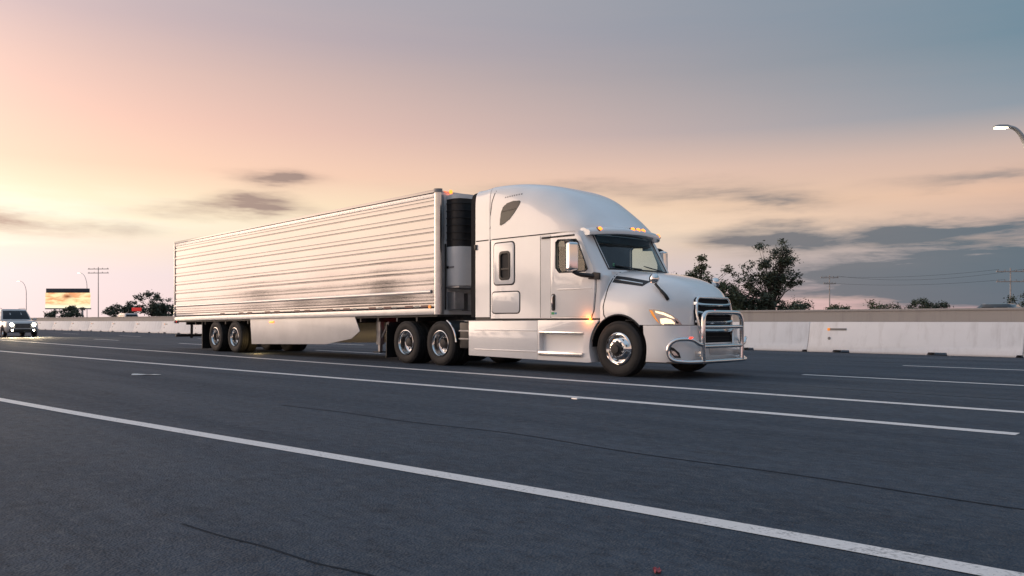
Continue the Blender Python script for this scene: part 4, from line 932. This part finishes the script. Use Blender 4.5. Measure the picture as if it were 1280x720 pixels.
        for a in ax:
            wh = B().lathe([(.0, s*.02), (.06, s*.03), (.22, s*.02), (.245, s*.06), (.25, -s*.12)], (0, 0, 0), 24).ob('wheel', 'alu', T_, 40, loc=(a, s*(h-.12), wr))
            B().lathe([(.245, -.09), (.30, -.115), (wr-.03, -.11), (wr, -.085), (wr, .085), (wr-.03, .11), (.30, .115), (.245, .09)], (0, 0, 0), 32, close=True).ob('tyre', 'rubber', wh, 40)
        if roof_rack: B().tube([(rt+.35, s*h*.70, H+.0), (rt+.5, s*h*.70, H+.06), (-.1, s*h*.70, H+.06), (.05, s*h*.70, H)], .018, 6).ob('roof_rail', 'dull', T_, 40)
    return T_
car('white SUV with bright headlights following in the truck lane at the left edge', carpaint('suv_white', (.50, .50, .50)), (-61.2, 13.55, 0), 4.9, 1.95, 1.82, 0, lit=True, roof_rack=True)
car('dark blue car whose roof shows above the grey wall at the right', carpaint('car_dark', (.03, .045, .06)), (-9.75, 37.2, 0), 4.7, 1.84, 1.74, math.pi, suv=False)
car('white car passing behind the wall beside the green bushes left of the trailer', carpaint('car_white', (.75, .73, .72)), (-77.6, 34.6, 0), 4.9, 1.9, 1.93, math.pi, tail=True)
car('white car passing behind the wall under the billboard', carpaint('car_silver', (.62, .61, .61)), (-103.5, 34.9, 0), 4.9, 1.9, 1.95, math.pi, tail=True)

# ================================================================== street furniture
MT['galv'] = material('galvanised_pole', (.42, .43, .44), .5, .3, var=.12, vscale=2)
MT['lum'] = material('street_lamp_lens', (1, .9, .7), .4, emit=(1, .80, .50), estr=14)
MT['wood'] = material('pole_wood', (.42, .39, .38), .9, var=.3, vscale=3)
def street_lamp(label, base, h, reach, az, energy=0., thk=.07):
    T_ = thing('street_lamp', label, 'street lamp', base, az, 'street lamps'); d = 1
    B().tube([(0, 0, 0), (0, 0, h*.4), (0, 0, h*.70)], [thk*1.3, thk*1.1, thk], 14).ob('pole', 'galv', T_, 40)
    B().lathe([(.22, 0), (.22, .04), (.15, .06), (.15, .3)], (0, 0, 0), 14, 'z').ob('pole_base', 'galv', T_, 40)
    ap = catmull([(0, 0, h*.70), (.04*reach, 0, h*.80), (.22*reach, 0, h*.895), (.45*reach, 0, h*.955), (.72*reach, 0, h*.988), (reach, 0, h)], 5)
    B().tube(ap, [thk-thk*.5*i/(len(ap)-1) for i in range(len(ap))], 12).ob('arm', 'galv', T_, 40)
    hd = B().rings([[(x, -w, z0), (x, w, z0), (x, w*.8, z1), (x, -w*.8, z1)] for x, w, z0, z1 in ((reach-.1, .06, h-.05, h+.04), (reach+.12, .14, h-.06, h+.08), (reach+.55, .16, h-.05, h+.08), (reach+.75, .10, h-.03, h+.04))]).ob('lamp_head', 'galv', T_, 40)
    B().box((reach+.10, -.12, h-.085), (reach+.70, .12, h-.055)).ob('lamp_lens', 'lum', hd, 30, bevel=.01)
    if energy:
        spot('lamp_light', (reach+.4, 0, h-.3), (reach+.4, 0, 0), energy, (1, .82, .58), 140, T_, .8, .1)
    return T_
street_lamp('lit street lamp on a curved grey arm at the upper right edge', (-10.35, 46.55, 0), 10.75, 1.15, R(180+44.3), 350, .16)
street_lamp('tiny far street lamp above and right of the billboard', (-205, 60.5, 0), 12.4, 2.2, R(205))
street_lamp('tiny far street lamp above the white SUV at the far left', (-216, 50.5, 0), 10.5, 2.2, R(205))
# billboard
bd = thing('billboard', 'roadside billboard with a dark top band and a warm lit picture', 'billboard', (-165.5, 45.5, 0), math.atan2(5.89, 5.77))
def boardmat():
    mt = bpy.data.materials.new('billboard_picture'); mt.use_nodes = True; t = mt.node_tree; b = t.nodes['Principled BSDF']; q = NT(t)
    v = q.node('ShaderNodeTexCoord').outputs['Object']; sx = q.node('ShaderNodeSeparateXYZ'); t.links.new(v, sx.inputs[0])
    mp = q.node('ShaderNodeMapping'); t.links.new(v, mp.inputs[0]); mp.inputs['Scale'].default_value = (.25, 1, .9)
    f = q.noise(mp.outputs[0], 1.6, 4., .6, .6)
    c = q.mix(q.maprange(f, .42, .6), s2l((255, 226, 170)), s2l((232, 160, 110)))
    g = q.m('EXPONENT', q.m('MULTIPLY', q.m('ADD', q.m('POWER', q.m('DIVIDE', sx.outputs[0], .9), 2.), q.m('POWER', q.m('DIVIDE', q.m('SUBTRACT', sx.outputs[2], 5.6), .35), 2.)), -1.))
    c = q.mix(g, c, s2l((140, 70, 40)))
    c = q.mix(q.maprange(sx.outputs[2], 4.4, 3.7), c, s2l((255, 244, 205)))
    t.links.new(c, b.inputs['Base Color']); t.links.new(c, b.inputs['Emission Color']); b.inputs['Emission Strength'].default_value = .75; return mt
B().box((-4.15, -.05, 3.45), (4.15, .25, 6.3)).ob('picture', boardmat(), bd, 0)
B().box((-4.0, -.12, 6.3), (4.0, .30, 7.1)).ob('top_band', material('navy_band', (.03, .045, .07), .5), bd, 30, bevel=.03)
B().box((-4.25, .0, 3.2), (4.25, .35, 3.44)).ob('catwalk', 'galv', bd, 30); 
for x in (-2.6, 2.6): B().tube([(x, .3, 0), (x, .3, 6.8)], .18, 10).ob('post', 'galv', bd, 40)
# utility poles and wires
def pole(name, label, loc, h, arms, rz, group=None):
    T_ = thing(name, label, 'utility pole', loc, rz, group)
    B().tube([(0, 0, 0), (0, 0, h*.5), (0, 0, h)], [.10, .085, .065], 10).ob('pole', 'wood', T_, 40)
    for z, w in arms:
        a = B().box((-w, -.06, z-.07), (w, .06, z+.07)).ob('crossarm', 'wood', T_, 30)
        for x in (-w*.9, -w*.4, w*.4, w*.9): B().lathe([(.03, 0), (.06, .05), (.04, .12), (.06, .16), (0, .2)], (x, 0, z+.07), 8, 'z').ob('insulator', 'dull', a, 40)
    return T_
pole('utility_pole', 'thin utility pole right of the tall tree', (-52.36, 118.0, 0), 7.9, [(7.5, 1.3), (6.6, .9)], R(40), 'utility poles')
pole('utility_pole', 'thin utility pole with double crossarm near the right edge', (-26.42, 108.8, 0), 7.3, [(6.9, 1.6), (5.7, 1.6)], R(40), 'utility poles')
pole('utility_pole', 'tall utility pole with two crossarms right of the billboard', (-172.2, 52.9, 0), 11.8, [(11.4, 2.2), (10.6, 2.2)], R(40), 'utility poles')
def wire(label, a, b_, sag, r=.014):
    a, b_ = Vector(a), Vector(b_); pts = [a.lerp(b_, i/24)-Vector((0, 0, sag*4*(i/24)*(1-i/24))) for i in range(25)]
    o = B().tube([p-a for p in pts], r, 5).ob('power_line', 'black', None, 40, loc=a); return tag(o, label, 'power line', 'power lines')
wire('topmost power line strung between the two utility poles at the right', (-53.2, 117.4, 7.75), (-27.4, 107.9, 7.15), .5)
wire('middle power line strung between the two utility poles at the right', (-51.5, 118.6, 7.75), (-25.4, 109.6, 7.15), .9)
wire('lowest power line strung between the two utility poles at the right', (-52.9, 117.5, 6.75), (-26.9, 108.4, 5.95), .5)
wire('power line leaving the picture at the right edge', (-25.4, 109.6, 7.15), (0, 102, 7.8), .6)
# red sign left, blue post sign right
def panel_sign(name, label, loc, rz, w, z0, z1, mat, posts, text=None):
    T_ = thing(name, label, 'sign', loc, rz)
    B().box((-w/2, -.04, z0), (w/2, .04, z1)).ob('sign_panel', mat, T_, 30, bevel=.01)
    for x in posts: B().tube([(x, .07, 0), (x, .07, z1-.1)], .05, 8).ob('post', 'galv', T_, 40)
    return T_
MT['redsign'] = material('red_sign', (.55, .03, .03), .5, emit=(1, .06, .05), estr=.25)
panel_sign('red_sign', 'small red sign among the green bushes left of the trailer', (-104.6, 36.6, 0), R(45), 1.2, 2.25, 2.7, 'redsign', (0,))

# ================================================================== trees
MT['leaf'] = material('leaf_dark', (.058, .078, .052), .6, island=.55); MT['leaf2'] = material('leaf_olive', (.085, .105, .056), .6, island=.5)
MT['bark'] = material('bark', (.07, .055, .045), .9, var=.3, vscale=6)
def leaves(clumps, n_, size, seed):
    r = random.Random(seed); b = B(); tot = sum(c[3]**2*c[4] for c in clumps)
    for cx, cy, cz, rad, dens in clumps:
        for _ in range(int(n_*rad**2*dens/tot)):
            v = Vector((r.gauss(0, .55), r.gauss(0, .55), r.gauss(0, .5)))*rad; p = Vector((cx, cy, cz))+Vector((v.x, v.y, v.z*.8)); s = size*r.uniform(.6, 1.35)
            a = Vector((r.gauss(0, 1), r.gauss(0, 1), r.gauss(0, .6)-.3)).normalized(); c = a.cross(Vector((r.gauss(0, 1), r.gauss(0, 1), r.gauss(0, 1)))).normalized()
            k = len(b.v); b.v += [tuple(p-a*s), tuple(p+c*s*.38), tuple(p+a*s), tuple(p-c*s*.38)]; b.f.append((k, k+1, k+2, k+3))
    return b
def tree(name, label, loc, clumps, n_, size, seed, mat='leaf', trunk=.18, group=None, cat='tree', th=None):
    T_ = thing(name, label, cat, loc, 0, group); r = random.Random(seed+99); tb = B()
    top = max(c[2] for c in clumps); fork = th or top*.4
    tb.tube([(0, 0, 0), (r.uniform(-.1, .1), r.uniform(-.1, .1), fork*.6), (r.uniform(-.2, .2), 0, fork)], [trunk, trunk*.8, trunk*.65], 8)
    for cx, cy, cz, rad, _ in clumps:
        m2 = Vector((cx*.45, cy*.45, fork+(cz-fork)*.55)); tb.tube([(0, 0, fork*.8 if cz > fork else cz*.6), tuple(m2), (cx, cy, cz)], [trunk*.34, trunk*.18, trunk*.06], 5)
        for _k in range(3):
            e = Vector((cx, cy, cz))+Vector((r.uniform(-1, 1), r.uniform(-1, 1), r.uniform(-.3, 1)))*rad*.8; tb.tube([tuple(m2), (cx, cy, cz), tuple(e)] if _k == 0 else [(cx, cy, cz), tuple(e)], [trunk*.08, trunk*.06, .008][:3 if _k == 0 else 2], 5)
    tb.ob('trunk', 'bark', T_, 40); leaves(clumps, n_, size, seed).ob('crown', mat, T_, 0, fix=False); return T_
RV = Vector((.70, .71, 0))                              # across the view
def crown_of(lobes, seed, cr=(.28, .5), per=1.):
    """scatter small leaf clumps through lobes (u, z, half width, half height, fill)"""
    r = random.Random(seed); o = []
    for u, z, ru, rz, fill in lobes:
        for _ in range(max(2, int(ru*rz*13*fill*per))):
            a = r.uniform(0, 6.283); q = math.sqrt(r.random()); d = r.uniform(-1, 1)*ru*.8
            rad = r.uniform(*cr); uu = u+math.cos(a)*q*ru
            o.append((RV.x*uu-d*.7, RV.y*uu+d*.7, max(.5, z+math.sin(a)*q*rz), rad, r.uniform(.5, 1.)))
    return o
tree('broad_tree', 'broad dark leafy tree just behind the truck hood', (-36.3, 57.2, 0), crown_of([(-1.7, 3.2, 2.0, 1.4, 1), (-.2, 4.6, .9, 1.0, 1), (.1, 5.9, .35, .8, 1), (1.4, 3.2, 1.5, 1.1, 1), (-.2, 2.0, 3.0, .9, .8), (2.6, 2.3, 1.0, 1.0, .8), (2.3, 5.3, .35, .7, .45), (-2.9, 3.6, .8, .7, .8)], 5, per=1.8), 15000, .13, 11, 'leaf2', .16)
tree('airy_tree', 'tall airy dark tree with gaps right of the truck hood', (-34.07, 65.24, 0), crown_of([(.2, 5.4, 1.3, 1.3, .9), (-1.3, 4.4, 1.2, .8, .7), (.6, 7.2, .7, .8, .5), (-1.6, 2.6, 1.5, 1.1, .8), (.2, 3.2, .9, 1.2, .7), (2.0, 6.5, 1.0, .9, .28), (2.1, 4.4, .7, .7, .7), (-.8, 7.6, .6, .35, .3), (1.2, 1.9, 1.6, .6, .8), (-2.6, 5.2, 1.0, 1.4, .22), (.8, 5.9, .5, 1.6, .6), (-3.2, 3.4, .7, .6, .5), (-3.4, 2.5, 1.3, 1.1, .9), (-2.4, 1.8, 1.6, .8, .9)], 6, (.24, .5), 2.), 14000, .13, 12, 'leaf', .15, th=2.4)
def shrub(label, loc, lobes, n_, seed, mat='leaf', size=.12, tr=.06): tree('shrub', label, loc, crown_of(lobes, seed, (.28, .5)), n_, size, seed, mat, tr, 'shrubs beyond the wall', 'shrub')
shrub('dark rounded shrub at the foot of the airy tree', (-29.3, 60.2, 0), [(0, 1.8, 1.3, .7, 1)], 1500, 13)
shrub('low green shrub nearest the left pole behind the grey wall at the right', (-34.5, 79.2, 0), [(.2, 1.9, 1.5, .6, 1.2)], 1800, 14, 'leaf2')
shrub('pair-topped green shrub right of the low shrub behind the wall', (-31.2, 82.4, 0), [(-1., 2.1, .7, .8, 1.2), (1.1, 2.2, .7, .8, 1.2), (0, 1.8, 1.4, .6, 1)], 2000, 15, 'leaf2')
shrub('dark wide bush in the middle of the wall at the right', (-28.2, 85.6, 0), [(-.6, 2.4, 1.3, .9, 1.2), (1.2, 2.1, 1.3, .7, 1.2), (-1.8, 1.8, 1.0, .6, 1)], 3200, 16)
shrub('dark bush cut off by the right edge above the wall', (-18.6, 81.0, 0), [(.6, 2.5, 1.5, 1.0, 1.3), (-1.2, 2.0, .9, .6, 1)], 3000, 17)
shrub('dark bush below the billboard', (-132.7, 36.4, 0), [(-.6, 2.1, 2.4, .8, 1), (1., 2.5, 1.4, .8, 1)], 2400, 18, size=.17)
shrub('green bush with the red sign in front left of the trailer', (-120.5, 41.2, 0), [(-1.6, 2.4, 2.0, 1.1, 1), (.6, 2.9, 1.4, 1.0, 1)], 3200, 19, size=.17)
tree('round_tree', 'rounded dark tree next to the trailer tail', (-115.3, 42.4, 0), crown_of([(-.4, 4.3, 1.3, .8, .8), (.8, 2.8, 2.0, 1.4, .9), (1.8, 2.4, 1.4, 1.2, .9)], 9, (.35, .6)), 4200, .17, 20, 'leaf', .12)
# roadside trees on the camera's own side of the road: they show only as the ragged dark band mirrored in the trailer flank
for i, (x, y, h, sd) in enumerate([(-104, -36, 5.0, 31), (-95, -38, 4.4, 32), (-84, -36, 7.0, 33), (-78, -34, 3.6, 34), (-72, -38, 6.2, 35), (-58, -37, 6.4, 36), (-126, -40, 7., 37), (-46, -36, 6.2, 38)]):
    r = random.Random(sd)
    tree('roadside_tree', ['leafy roadside tree mirrored in the trailer flank, %s' % q for q in ('third from the left', 'fourth from the left', 'the tallest', 'the smallest', 'fifth from the right', 'second from the right', 'farthest left', 'farthest right')][i], (x, y, 0),
         [(r.uniform(-2.6, 2.6), r.uniform(-1.8, 1.8), h*r.uniform(.45, .88), r.uniform(.8, 1.3), 1) for _ in range(8)]+[(0, 0, h*.6, 1.6, 1)], 1300, .24, sd, 'leaf', .2, 'roadside trees on the near side')
# tidy the prototypes
for p in list(proto.values())+[TY]:
    for ch in list(p.children): bpy.data.objects.remove(ch)
    bpy.data.objects.remove(p)
